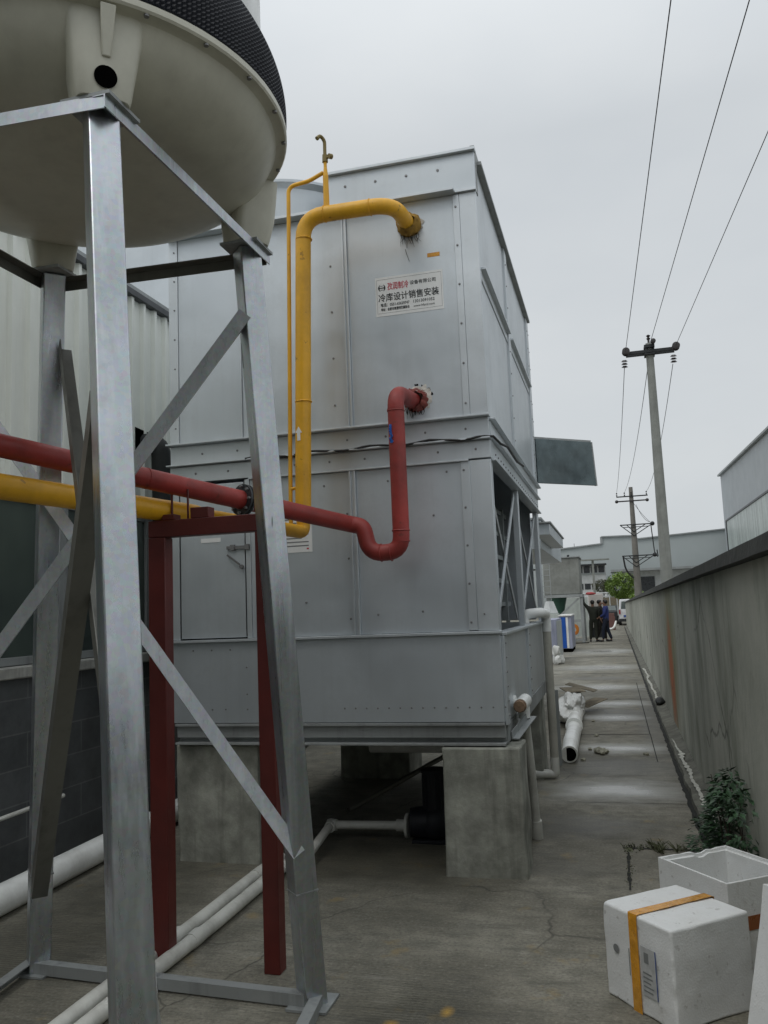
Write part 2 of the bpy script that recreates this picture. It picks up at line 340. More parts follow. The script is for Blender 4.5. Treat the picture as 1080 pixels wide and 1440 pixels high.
m_blue = M('blue_cabinet_paint', (0.01, 0.09, 0.42), 0.4)
m_lav = M('lavender_sheet', (0.3, 0.32, 0.42), 0.5, streak=0.4)
m_teal = M('green_tank_paint', (0.06, 0.16, 0.12), 0.5, streak=0.3)
m_orange = M('orange_hose', (0.5, 0.16, 0.01), 0.5)
m_pale = M('pale_panel', (0.46, 0.5, 0.47), 0.6, streak=0.2)
m_pinkw = M('dusty_white_panel', (0.48, 0.45, 0.42), 0.7)
m_redc = M('red_cloth', (0.35, 0.05, 0.05), 0.8)
m_tank = M('grey_tank_sheet', (0.27, 0.28, 0.26), 0.6, 0.15, 0.12, 1.2, grime=0.5, streak=0.3)
m_leaf1 = M('leaf_bright', (0.2, 0.3, 0.06), 0.5, 0, 0.4, 3)
m_leaf2 = M('leaf_dark', (0.035, 0.08, 0.035), 0.45, 0, 0.6, 12)
m_leaf3 = M('leaf_greyish', (0.09, 0.1, 0.05), 0.6, 0, 0.4, 5)
m_bark = M('bark', (0.05, 0.04, 0.03), 0.9, bump=0.5)
m_van = M('white_car_paint', (0.6, 0.61, 0.62), 0.25, coat=0.5)
m_skin = M('skin', (0.2, 0.11, 0.07), 0.5)
m_hair = M('black_hair', (0.012, 0.011, 0.01), 0.5)
m_cdark = M('dark_green_black_cloth', (0.018, 0.021, 0.014), 0.85)
m_cdark2 = M('charcoal_cloth', (0.025, 0.022, 0.018), 0.85)
m_cblue = M('blue_shirt_cloth', (0.025, 0.04, 0.17), 0.8)
m_cnavy = M('navy_trousers_cloth', (0.01, 0.014, 0.03), 0.85)
m_shoe = M('black_shoe', (0.01, 0.01, 0.01), 0.4)
m_cable = M('black_cable', (0.015, 0.015, 0.015), 0.6)
m_bag = M('white_woven_bag', (0.72, 0.73, 0.71), 0.75, 0, 0.08, 3, grime=0.45, grimecol=(0.25, 0.24, 0.2), bump=0.5, bscale=14)
m_card = M('wet_cardboard', (0.2, 0.17, 0.12), 0.9, 0, 0.3, 8, bump=0.5)
m_rock = M('pale_rubble', (0.28, 0.27, 0.21), 0.95, 0, 0.4, 14, bump=1, bscale=30)
m_pump = M('pump_casting', (0.008, 0.01, 0.016), 0.6, 0.0)
m_label = M('white_label_film', (0.8, 0.81, 0.8), 0.35, 0, 0.04, 4, grime=0.15, grimecol=(0.45, 0.45, 0.43))
m_black_ink = M('black_ink', (0.025, 0.03, 0.03), 0.5)
m_grey_ink = M('grey_print', (0.2, 0.21, 0.21), 0.6)
m_red_ink = M('red_ink', (0.5, 0.02, 0.05), 0.5)
m_blue_ink = M('blue_ink', (0.02, 0.07, 0.3), 0.5)
m_bluepaint = M('blue_spray', (0.01, 0.11, 0.42), 0.5)
m_shed = M('darker_end_sheet', (0.1, 0.125, 0.13), 0.22, 0.85, 0.5, 2.5, grime=0.3)

# ------------------------------------------------------------------ mesh helpers
WL = {}
def wloc(o): return WL.get(o.name, Vector((0, 0, 0)))
def tag(o, label=None, cat=None, group=None, kind=None):
    if label: o['label'] = label
    if cat: o['category'] = cat
    if group: o['group'] = group
    if kind: o['kind'] = kind
    return o
def thing(name, loc, label, cat, group=None):
    o = bpy.data.objects.new(name, None); C.objects.link(o); o.location = loc; o.empty_display_size = 0.1
    WL[o.name] = Vector(loc); return tag(o, label, cat, group)
def rotz_to(d, up=Vector((0, 0, 1))):
    d = d.normalized()
    s = d.cross(up)
    if s.length < 1e-5: s = Vector((1, 0, 0))
    s.normalize(); u = s.cross(d)
    return s, d, u
class MB:
    def __init__(s): s.bm = bmesh.new()
    def quad8(s, v, flip=False):
        vs = [s.bm.verts.new(p) for p in v]
        for f in ((0, 3, 2, 1), (4, 5, 6, 7), (0, 1, 5, 4), (1, 2, 6, 5), (2, 3, 7, 6), (3, 0, 4, 7)):
            s.bm.faces.new([vs[i] for i in f])
        return s
    def box(s, x0, x1, y0, y1, z0, z1):
        return s.quad8([(x0, y0, z0), (x1, y0, z0), (x1, y1, z0), (x0, y1, z0), (x0, y0, z1), (x1, y0, z1), (x1, y1, z1), (x0, y1, z1)])
    def bar(s, p0, p1, w_, h_, up=Vector((0, 0, 1)), w2=None, h2=None):
        p0, p1 = Vector(p0), Vector(p1); a, d, u = rotz_to(p1-p0, Vector(up))
        w2 = w2 or w_; h2 = h2 or h_
        def ring(p, w, h): return [p - a*w/2 - u*h/2, p + a*w/2 - u*h/2, p + a*w/2 + u*h/2, p - a*w/2 + u*h/2]
        return s.quad8(ring(p0, w_, h_)[::-1] + ring(p1, w2, h2)[::-1])
    def angle(s, p0, p1, w_, t_, n1, n2):
        # L section: leg 1 lies in plane with normal n1, extends along n2; leg 2 the other way
        p0, p1 = Vector(p0), Vector(p1); n1 = Vector(n1); n2 = Vector(n2)
        d = (p1-p0).normalized(); n1 = (n1 - d*n1.dot(d)).normalized(); n2 = (n2 - d*n2.dot(d) - n1*n2.dot(n1)).normalized()
        for (a0, a1, b0, b1) in ((0, t_, 0, w_), (t_, w_, 0, t_)):
            v = [p + n1*a + n2*b for p in (p0, p1) for a, b in ((a0, b0), (a1, b0), (a1, b1), (a0, b1))]
            s.quad8(v)
        return s
    def ringsweep(s, rings, closed=True, caps=True):
        vr = [[s.bm.verts.new(p) for p in r] for r in rings]
        n = len(vr[0])
        for i in range(len(vr)-1):
            for j in range(n if closed else n-1):
                k = (j+1) % n
                s.bm.faces.new([vr[i][j], vr[i][k], vr[i+1][k], vr[i+1][j]])
        if caps and closed:
            s.bm.faces.new(vr[0][::-1]); s.bm.faces.new(vr[-1])
        return s
    def tube(s, pts, r, seg=16, caps=True):
        pts = [Vector(p) for p in pts]; rs = r if isinstance(r, (list, tuple)) else [r]*len(pts)
        rings = []; prev = None
        for i, p in enumerate(pts):
            d = (pts[min(i+1, len(pts)-1)] - pts[max(i-1, 0)]).normalized()
            if prev is None:
                a = d.cross(Vector((0, 0, 1)))
                if a.length < 0.01: a = d.cross(Vector((0, 1, 0)))
                a.normalize()
            else:
                a = (prev - d*prev.dot(d)).normalized()
            prev = a; b_ = d.cross(a)
            rings.append([p + (a*math.cos(2*PI*k/seg) + b_*math.sin(2*PI*k/seg))*rs[i] for k in range(seg)])
        return s.ringsweep(rings, True, caps)
    def cyl(s, p0, p1, r0, r1=None, seg=20): return s.tube([p0, p1], [r0, r0 if r1 is None else r1], seg)
    def revolve(s, prof, c, seg=48):
        cx, cy_ = c[0], c[1]; rings = []
        for k in range(seg):
            a = 2*PI*k/seg
            rings.append([s.bm.verts.new((cx + r*math.cos(a), cy_ + r*math.sin(a), z)) for r, z in prof])
        for k in range(seg):
            A, B = rings[k], rings[(k+1) % seg]
            for i in range(len(prof)-1):
                try: s.bm.faces.new([A[i], B[i], B[i+1], A[i+1]])
                except ValueError: pass
        return s
    def prism(s, poly, ext):
        ext = Vector(ext); a = [Vector(p) for p in poly]; b_ = [p+ext for p in a]
        return s.ringsweep([a, b_])
    def bolt(s, p, n, r=0.009, h=0.006):
        p = Vector(p); n = Vector(n); k = len(s.bm.faces); s.cyl(p - n*0.002, p + n*h, r*0.95, r*0.75, 8); s.bm.faces.ensure_lookup_table()
        for f in s.bm.faces[k:]: f.material_index = 1
        return s
    def ico(s, c, r, sub=1, sc=(1, 1, 1), jit=0):
        q = bmesh.ops.create_icosphere(s.bm, subdivisions=sub, radius=1)
        for v in q['verts']:
            f = 1 + (random.uniform(-jit, jit) if jit else 0)
            v.co = Vector((c[0] + v.co.x*r*sc[0]*f, c[1] + v.co.y*r*sc[1]*f, c[2] + v.co.z*r*sc[2]*f))
        return s
    def build(s, name, mat, parent=None, origin=None, smooth=35, bevel=0.0, seg=2, tagv=None, weld=True, local=False):
        if weld: bmesh.ops.remove_doubles(s.bm, verts=s.bm.verts, dist=1e-5)
        bmesh.ops.recalc_face_normals(s.bm, faces=s.bm.faces)
        me = bpy.data.meshes.new(name); s.bm.to_mesh(me); s.bm.free()
        o = bpy.data.objects.new(name, me); C.objects.link(o)
        if parent is not None: o.parent = parent; off = wloc(parent); WL[o.name] = off
        else:
            off = Vector(origin) if origin is not None else Vector((0, 0, 0)); o.location = off; WL[o.name] = off
        if not local and off.length > 0: me.transform(Matrix.Translation(-off))
        for q in (mat if isinstance(mat, (list, tuple)) else [mat]): me.materials.append(q)
        if smooth:
            me.shade_smooth(); me.set_sharp_from_angle(angle=R(smooth))
        if bevel:
            bv = o.modifiers.new('bevel', 'BEVEL'); bv.width = bevel; bv.segments = seg; bv.limit_method = 'ANGLE'; bv.angle_limit = R(50)
        return o
def fillet(pts, r, n=7):
    pts = [Vector(p) for p in pts]; out = [pts[0]]
    rr = r if isinstance(r, (list, tuple)) else [r]*len(pts)
    for i in range(1, len(pts)-1):
        a, b_, c = pts[i-1], pts[i], pts[i+1]
        d0 = (a-b_).normalized(); d1 = (c-b_).normalized(); q = min(rr[i], (a-b_).length*0.49, (c-b_).length*0.49)
        if q < 1e-4: out.append(b_); continue
        p0 = b_ + d0*q; p1 = b_ + d1*q
        for k in range(n+1):
            t = k/n; out.append((1-t)**2*p0 + 2*t*(1-t)*b_ + t*t*p1)
    out.append(pts[-1]); return out
def text_mesh(txt, size, mat, parent, loc, xdir, ydir, name='lettering', align='LEFT', depth=0.0006, bold=0.0, width=None):
    cu = bpy.data.curves.new(name, 'FONT'); cu.body = txt; cu.size = size; cu.extrude = depth; cu.align_x = align; cu.offset = bold; cu.resolution_u = 2
    to = bpy.data.objects.new('tmp_text', cu); C.objects.link(to)
    bpy.context.view_layer.update()
    dg = bpy.context.evaluated_depsgraph_get()
    me = bpy.data.meshes.new_from_object(to.evaluated_get(dg)); bpy.data.objects.remove(to); bpy.data.curves.remove(cu)
    xs = [v.co.x for v in me.vertices]
    if not xs: return None
    if width:
        k = width/(max(xs)-min(xs)); me.transform(Matrix.Scale(k, 4, (1, 0, 0)))
        xs = [v.co.x for v in me.vertices]; me.transform(Matrix.Translation((-min(xs), 0, 0)))
    X = Vector(xdir).normalized(); Y = Vector(ydir).normalized(); Z = X.cross(Y)
    mm = Matrix((X, Y, Z)).transposed().to_4x4(); mm.translation = Vector(loc) - wloc(parent)
    me.transform(mm); me.materials.clear(); me.materials.append(mat)
    o = bpy.data.objects.new(name, me); C.objects.link(o); o.parent = parent; WL[o.name] = wloc(parent)
    return o

# ================================================================== SETTING
# ground: one sheet to the horizon
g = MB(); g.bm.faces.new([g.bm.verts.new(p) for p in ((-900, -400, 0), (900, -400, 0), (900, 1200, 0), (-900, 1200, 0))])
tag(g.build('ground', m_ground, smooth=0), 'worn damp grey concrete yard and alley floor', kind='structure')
# slab joints: shallow dark grooves laid as thin sheets
def wobbly_strip(x0, x1, y, w_, n=26, z=0.004, amp=0.01):
    mb = MB(); A = []; B = []
    for i in range(n+1):
        x = x0 + (x1-x0)*i/n; o = noise.noise(Vector((x*3, y, 0)))*amp; k = w_*(0.6 + 0.8*abs(noise.noise(Vector((x*9, y*3, 5)))))
        A.append(mb.bm.verts.new((x, y+o-k/2, z))); B.append(mb.bm.verts.new((x, y+o+k/2, z)))
    for i in range(n): mb.bm.faces.new([A[i], A[i+1], B[i+1], B[i]])
    return mb
mbj = MB()
for (x0, x1, y, w_) in ((-0.6, 0.3, 11.02, 0.03), (-0.5, 0.5, 7.35, 0.012), (-0.55, 0.4, 14.9, 0.03), (-2, 0.45, 20.2, 0.05), (-2, 0.45, 26.2, 0.07), (-2, 0.45, 33.5, 0.09), (-0.35, 0.45, 37.5, 0.12), (-0.35, 0.45, 41.5, 0.14)):
    q = wobbly_strip(x0, x1, y, w_); tmp = bpy.data.meshes.new('t'); q.bm.to_mesh(tmp); q.bm.free(); mbj.bm.from_mesh(tmp); bpy.data.meshes.remove(tmp)
mbj.box(0.305, 0.315, 9.2, 11.05, 0.003, 0.004); mbj.box(0.30, 0.312, 11.05, 17.8, 0.003, 0.004)
tag(mbj.build('paving_joints', m_joint, smooth=0), 'dark dirt filled joints between the concrete slabs', kind='structure')

# alley wall on the right, its top dropping slowly away
YA, YB = -4.7, 56.0
def wt(y): return 1.815 - 0.0064*(y-3.8)
aw = thing('alley_wall', (0.75, 5, 0), 'long stained grey rendered wall with dark coping along the right of the alley', 'wall')
mb = MB(); nseg = 60
rows = []
for i in range(nseg+1):
    y = YA + (YB-YA)*i/nseg; rows.append([(0.635, y, -0.05), (0.85, y, -0.05), (0.85, y, wt(y)), (0.635, y, wt(y))])
mb.ringsweep(rows); mb.build('wall', m_awall, aw, smooth=30)
mb = MB(); rows = []; nseg = 150
for i in range(nseg+1):
    y = YA + (YB-YA)*i/nseg; j = noise.noise(Vector((y*1.7, 0, 0)))*0.016 + noise.noise(Vector((y*9, 3, 0)))*0.012
    rows.append([(0.575+j, y, wt(y)+0.003), (0.93, y, wt(y)+0.003), (0.93, y, wt(y)+0.07), (0.585+j, y, wt(y)+0.075+j*0.6)])
mb.ringsweep(rows); mb.build('coping', m_coping, aw, smooth=30)
# mortar fillet between floor and wall (raised, cracked)
mb = MB(); rows = []; n = 400
for i in range(n+1):
    y = 3.0 + 52*(i/n)**1.5; e = noise.noise(Vector((y*2.4, 1, 0)))*0.018 + noise.noise(Vector((y*9, 1, 4)))*0.008
    h = noise.noise(Vector((y*3, 7, 0)))*0.012
    rows.append([(0.49+e, y, -0.02), (0.634, y, -0.02), (0.634, y, 0.085+h), (0.585+e*0.5, y, 0.062+h*0.6), (0.50+e, y, 0.042+h*0.3)])
mb.ringsweep(rows)
tag(mb.build('wall_kerb', m_kerb, smooth=50), 'rough raised mortar strip along the foot of the alley wall', kind='structure')
mb = MB(); A = []; B = []
for i in range(200):
    y = 6.3 + i*0.02; 
    x = 0.575 + 0.02*noise.noise(Vector((y*2.2, 3, 1))) - 0.028*(y-6.4)/2.2 ; k = 0.022*(0.4 + abs(noise.noise(Vector((y*6, 0, 2))))*2)
    if y > 9.3: k *= max(0.05, (10.3-y))
    A.append(mb.bm.verts.new((x-k, y, 0.068))); B.append(mb.bm.verts.new((x+k, y, 0.075)))
for i in range(199): mb.bm.faces.new([A[i], A[i+1], B[i+1], B[i]])
A = []; B = []
for i in range(90):
    y = 14.4 + i*0.07; x = 0.545 + 0.03*noise.noise(Vector((y*1.1, 3, 1))) + 0.012*math.sin(i/9); k = 0.022*(0.5 + abs(noise.noise(Vector((y*3, 0, 2))))*2)
    A.append(mb.bm.verts.new((x-k, y, 0.066))); B.append(mb.bm.verts.new((x+k, y, 0.072)))
for i in range(89): mb.bm.faces.new([A[i], A[i+1], B[i+1], B[i]])
tag(mb.build('mortar_crust', m_mortar, smooth=0), 'pale crumbling mortar crust on the kerb strip', kind='structure')
mb = MB(); A = []; B = []
for i in range(500):
    y = 4 + 50*(i/499)**1.6; k1 = 0.016*noise.noise(Vector((y*5, 4, 0))) + 0.01*noise.noise(Vector((y*14, 4, 0)))
    A.append(mb.bm.verts.new((0.455+k1, y, 0.004))); B.append(mb.bm.verts.new((0.525, y, 0.004)))
for i in range(499): mb.bm.faces.new([A[i], B[i], B[i+1], A[i+1]])
tag(mb.build('kerb_gap', m_joint, smooth=0), 'dark gap between floor and kerb strip', kind='structure')
mb = MB(); mb.ico((0.56, 13.7, 0.1), 0.085, 2, (0.9, 2.4, 0.75), 0.12)
tag(mb.build('rubber_scrap', m_rubber, origin=(0.56, 13.7, 0.05)), 'crumpled black rubber scrap lying on the kerb strip by the wall', 'scrap')

# rubble
for (x, y, s, lab) in ((-0.26, 9.66, 0.075, 'larger pale lump of rubble in the middle of the alley'), (0.22, 9.6, 0.03, 'small pale lump of rubble nearer the wall kerb')):
    mb = MB()
    for k in range(9 if s > 0.05 else 4):
        a = random.uniform(0, 6.3); q = random.uniform(0, s*0.9)
        mb.ico((x+math.cos(a)*q*1.3, y+math.sin(a)*q*1.6, s*0.35), s*random.uniform(0.3, 0.75), 2, (1, 1, 0.8), 0.2)
    tag(mb.build('rubble_lump', m_rock, origin=(x, y, 0)), lab, 'rubble', 'rubble lumps in the alley')

# ================================================================== LEFT BUILDING
lb = thing('workshop_building', (-4.2, 5, 0), 'cream corrugated workshop with dark window band, stone sill and slate tiled foot at left', 'building')
XB = -3.95; y0, y1 = -2.0, 12.0
mb = MB(); prof = []; y = y0
while y < y1:
    prof += [(XB, y), (XB, y+0.13), (XB+0.036, y+0.142), (XB+0.036, y+0.178), (XB, y+0.19)]; y += 0.19
prof2 = prof + [(XB-0.05, y1), (XB-0.05, y0)]
mb.ringsweep([[(p[0], p[1], 2.62) for p in prof2], [(p[0], p[1], 4.48) for p in prof2]])
mb.build('cladding', m_corr, lb, smooth=20)
MB().box(XB-0.1, XB+0.06, y0, y1, 4.482, 4.54).build('roof_edge_trim', m_trim, lb, bevel=0.004)
MB().box(XB-0.06, XB+0.035, y0, y1, 2.56, 2.615).build('drip_trim', m_corr, lb, bevel=0.004)
mb = MB().box(-9, XB-0.052, y0, y1, 0, 4.47); mb.build('core_wall', m_trim, lb)
k = 0
y = y0 + 0.2
while y < y1-1:
    f = MB()
    f.box(XB-0.045, XB+0.012, y, y+0.05, 1.375, 2.555).box(XB-0.045, XB+0.012, y+1.15, y+1.2, 1.375, 2.555)
    f.box(XB-0.045, XB+0.012, y+0.052, y+1.148, 1.375, 1.43).box(XB-0.045, XB+0.012, y+0.052, y+1.148, 2.5, 2.555)
    wd = f.build('window', m_zinc, lb, bevel=0.003)
    MB().box(XB-0.04, XB-0.01, y+0.052, y+1.148, 1.432, 2.498).build('pane', m_glass, wd)
    y += 1.202; k += 1
MB().box(XB-0.045, XB+0.09, y0, y1, 1.29, 1.37).build('sill', m_stone, lb, bevel=0.01)
MB().box(XB-0.04, XB+0.03, y0, y1, 0.0, 1.287).build('tiled_foot', m_tile, lb)
MB().box(-9.2, XB+0.02, y0, y1, 4.56, 4.6).build('roof', m_zinc, lb)
# unseen block added behind the viewpoint to shade and reflect in near surfaces
rw = MB().box(-16, 3.5, -11, -4.8, 0, 4.6).build('rear_sky_blocker', m_corr2, origin=(-6, -6, 0), bevel=0.01)
tag(rw, 'plain grey block added unseen behind the viewpoint to shade near surfaces', 'building')
# rear annex wall rising behind
MB().box(-9.5, -4.3, 12.2, 16.5, 0, 8.2).build('metal_shed', m_sheet, origin=(-6.8, 14, 0), bevel=0.01)
tag(bpy.data.objects['metal_shed'], 'plain grey sheet metal shed wall seen between the workshop and the condenser', 'shed')
# insulated pipe elbow in a cut hole
ip = thing('insulated_pipe', (-3.9, 6.5, 2.6), 'black insulated pipe elbow coming out of a hole in the cream corrugated wall', 'pipe')
mb = MB(); mb.prism([(XB+0.026, 6.30, 3.32), (XB+0.026, 6.82, 3.30), (XB+0.026, 6.70, 3.16), (XB+0.026, 6.36, 3.1)], (0.004, 0, 0)); mb.build('wall_opening', m_hole, ip, smooth=0)
mb = MB().tube(fillet([(XB-0.1, 6.5, 3.2), (XB+0.17, 6.55, 3.2), (XB+0.17, 6.6, 1.0)], 0.12), 0.085, 14); mb.build('insulation', m_rubber, ip)
mb = MB().tube(fillet([(XB-0.05, 6.86, 3.14), (XB+0.12, 6.86, 3.1), (XB+0.14, 6.9, 1.0)], 0.14), 0.06, 12); mb.build('insulation', m_rubber, ip)

# ================================================================== CONDENSER
FX0, FX1, FY, BY = -3.0, -0.71, 5.33, 8.9
ec = thing('evaporative_condenser', (-1.85, 7.1, 0.78), 'tall grey sheet metal evaporative condenser on concrete plinths', 'condenser')
def P(mb, name, mat=m_sheet, bevel=0.0015, **k): return mb.build(name, [mat, m_bolt], ec, bevel=bevel, **k)
# base beam
mb = MB().box(FX0+0.02, FX1-0.0, FY+0.02, FY+0.08, 0.83, 0.925).box(FX0+0.02, FX1, FY-0.01, FY+0.08, 0.785, 0.80).box(FX0+0.02, FX1, FY-0.01, FY+0.08, 0.908, 0.925)
mb.box(FX0+0.02, FX1, FY+0.06, FY+0.075, 0.8, 0.832)
P(mb, 'base_beam', m_zinc)
mb = MB().box(FX1-0.05, FX1+0.005, FY+0.09, BY, 0.785, 0.90); P(mb, 'base_beam', m_zinc)
# basin
mb = MB().box(FX0, FX1, FY, FY+0.03, 0.93, 1.472)
for i in range(17): mb.bolt((FX0+1.1+i*0.075 if i > 1 else FX0+0.3+i*0.1, FY, 1.02), (0, -1, 0), 0.007)
for zz in (1.02, 1.12, 1.3): mb.bolt((FX0+0.56, FY, zz), (0, -1, 0), 0.007)
for i in range(3): mb.bolt((FX0+0.16+i*0.14, FY, 1.42), (0, -1, 0), 0.007)
P(mb, 'basin_front')
P(MB().box(FX0, FX1+0.012, FY-0.03, FY+0.04, 1.475, 1.492), 'basin_ledge', m_sheet2)
mb = MB().box(FX1-0.03, FX1, FY+0.032, BY, 0.905, 1.46)
for yy in (5.42, 6.95, 8.78):
    mb.box(FX1, FX1+0.02, yy-0.05, yy+0.05, 0.905, 1.458)
    for i in range(6): mb.bolt((FX1+0.02, yy, 0.96+i*0.09), (1, 0, 0), 0.008)
P(mb, 'basin_side', m_sheet3)
P(MB().box(FX1-0.05, FX1+0.035, FY+0.045, BY, 1.462, 1.48), 'basin_ledge', m_sheet2)
MB().box(FX0, FX0+0.03, FY+0.032, BY, 0.93, 1.47).build('basin_side', m_sheet, ec)
MB().box(FX0+0.03, FX1-0.06, BY-0.03, BY, 0.93, 1.47).build('basin_back', m_sheet, ec)
MB().box(FX0+0.035, FX1-0.055, FY+0.09, BY-0.035, 0.90, 0.925).build('basin_floor', m_dkmetal, ec)
# lower front
P(MB().box(FX0, FX0+0.06, FY+0.002, FY+0.06, 1.495, 2.59), 'corner_post', m_sheet2)
P(MB().box(-0.845, FX1, FY+0.002, FY+0.06, 1.495, 2.59).bolt((-0.80, FY, 1.6), (0, -1, 0), 0.007), 'corner_post', m_sheet2)
# access door
dr = P(MB().box(-2.93, -2.44, FY+0.004, FY+0.028, 1.503, 2.575), 'access_door', m_sheet, 0.002)
MB().box(-2.938, -2.93, FY+0.012, FY+0.03, 1.51, 2.58).box(-2.44, -2.432, FY+0.012, FY+0.03, 1.51, 2.58).box(-2.93, -2.44, FY+0.012, FY+0.03, 1.494, 1.503).build('door_gap', m_hole, ec, smooth=0)
MB().box(-2.57, -2.40, FY-0.012, FY+0.004, 2.108, 2.13).box(-2.54, -2.51, FY-0.02, FY+0.004, 2.1, 2.138).box(-2.43, -2.40, FY-0.02, FY+0.004, 2.1, 2.138).bar((-2.565, FY-0.012, 2.07), (-2.47, FY-0.02, 2.0), 0.01, 0.012).cyl((-2.46, FY-0.02, 1.985), (-2.46, FY, 1.985), 0.014).build('door_bolt', m_bolt, dr)
P(MB().box(-2.43, -2.395, FY, FY+0.03, 1.495, 2.59), 'seam_post', m_sheet2)
mb = MB().box(-2.394, -1.665, FY+0.01, FY+0.03, 1.495, 2.585)
for zz in (1.6, 2.0, 2.3): mb.bolt((-1.69, FY+0.01, zz), (0, -1, 0))
mb.bolt((-2.0, FY+0.01, 1.72), (0, -1, 0)); mb.bolt((-1.85, FY+0.01, 2.5), (0, -1, 0))
P(mb, 'front_panel')
P(MB().box(-1.664, -1.652, FY-0.016, FY+0.02, 1.495, 2.588).box(-1.632, -1.62, FY-0.016, FY+0.02, 1.495, 2.588).box(-1.652, -1.632, FY-0.004, FY+0.02, 1.495, 2.588), 'panel_seam', m_sheet2)
mb = MB().box(-1.619, -0.905, FY+0.01, FY+0.03, 1.495, 2.585)
for xx, zz in ((-1.5, 1.62), (-1.2, 1.63), (-1.1, 2.25), (-1.4, 2.5), (-1.0, 2.53)): mb.bolt((xx, FY+0.01, zz), (0, -1, 0))
P(mb, 'front_panel')
mb = MB().box(-0.904, -0.846, FY-0.004, FY+0.02, 1.50, 2.585)
for i in range(5): mb.bolt((-0.885, FY-0.004, 1.55+i*0.245), (0, -1, 0), 0.009)
P(mb, 'panel_flange', m_sheet2)
P(MB().box(-2.394, -0.85, FY-0.02, FY+0.02, 2.586, 2.597), 'panel_drip', m_sheet2)
# bands between the halves
mb = MB().box(FX0, FX1+0.004, FY-0.005, FY+0.06, 2.60, 2.715)
for i in range(9): mb.bolt((-2.8+i*0.25, FY-0.005, 2.66), (0, -1, 0))
P(mb, 'lower_band', m_sheet2)
P(MB().box(FX0-0.01, FX1+0.012, FY-0.05, FY+0.03, 2.718, 2.728), 'band_lip', m_sheet2)
mb = MB().box(FX0, FX1+0.0, FY+0.002, FY+0.06, 2.732, 2.866)
for i in range(8): mb.bolt((-2.75+i*0.27, FY+0.002, 2.8), (0, -1, 0))
P(mb, 'upper_band', m_sheet2)
P(MB().box(FX0-0.01, FX1+0.012, FY-0.055, FY+0.03, 2.868, 2.88), 'band_lip', m_sheet2)
# upper front
mb = MB().box(FX0, -2.93, FY-0.002, FY+0.03, 2.882, 4.41)
for i in range(7): mb.bolt((-2.955, FY-0.002, 3.0+i*0.22), (0, -1, 0), 0.007)
P(mb, 'corner_post', m_sheet2)
mb = MB().box(-2.929, -2.445, FY+0.008, FY+0.03, 2.882, 4.41); P(mb, 'front_panel')
P(MB().box(-2.444, -2.434, FY-0.006, FY+0.03, 2.882, 4.41), 'panel_seam', m_sheet2)
mb = MB().box(-2.433, -1.66, FY+0.008, FY+0.03, 2.882, 4.41)
for i in range(4): mb.bolt((-1.75, FY+0.008, 3.05+i*0.33), (0, -1, 0))
P(mb, 'front_panel')
P(MB().box(-1.659, -1.648, FY-0.012, FY+0.02, 2.882, 4.408).box(-1.635, -1.624, FY-0.012, FY+0.02, 2.882, 4.408).box(-1.648, -1.635, FY-0.002, FY+0.02, 2.882, 4.408), 'panel_seam', m_sheet2)
P(MB().box(-1.623, -0.87, FY+0.008, FY+0.03, 2.882, 4.41), 'front_panel')
mb = MB().box(-0.869, -0.825, FY-0.002, FY+0.02, 2.885, 4.405)
for i in range(6): mb.bolt((-0.85, FY-0.002, 2.97+i*0.27), (0, -1, 0), 0.009)
P(mb, 'panel_flange', m_sheet2)
P(MB().box(-0.824, FX1, FY+0.002, FY+0.06, 2.882, 4.41), 'corner_post', m_sheet2)
P(MB().box(FX0-0.01, FX1-0.14, FY-0.07, FY+0.03, 4.412, 4.432).box(FX1-0.139, FX1+0.005, FY-0.02, FY+0.03, 4.412, 4.432), 'top_drip', m_sheet2)
# top right rim box
mb = MB().box(-1.75, FX1+0.002, FY+0.0, FY+0.03, 4.434, 4.69)
for i in range(4): mb.bolt((-1.62+i*0.22, FY, 4.6), (0, -1, 0), 0.011)
P(mb, 'top_band', m_sheet)
P(MB().box(-1.76, FX1+0.01, FY-0.03, FY+0.03, 4.692, 4.712), 'top_band_lip', m_sheet2)
P(MB().box(-1.75, -1.73, FY+0.03, BY, 4.434, 4.69), 'top_band', m_sheet)
mb = MB().box(FX1-0.03, FX1+0.0, FY+0.045, 5.46, 4.434, 4.76); P(mb, 'corner_plate', m_zinc)
MB().box(FX0+0.05, FX1-0.05, FY+0.06, BY-0.05, 4.39, 4.41).build('top_deck', m_zinc, ec)
# fan cowl
mb = MB(); cc = (-2.33, 6.0)
mb.revolve([(0.66, 4.412), (0.66, 4.70), (0.70, 4.73), (0.70, 4.75), (0.62, 4.75), (0.62, 4.43)], cc, 56); P(mb, 'fan_cowl', m_sheet, 0)
mb = MB().revolve([(0.66, 4.412), (0.66, 4.70), (0.70, 4.73), (0.70, 4.75), (0.62, 4.75), (0.62, 4.43)], (-2.33, 7.9), 40); P(mb, 'fan_cowl', m_sheet, 0)
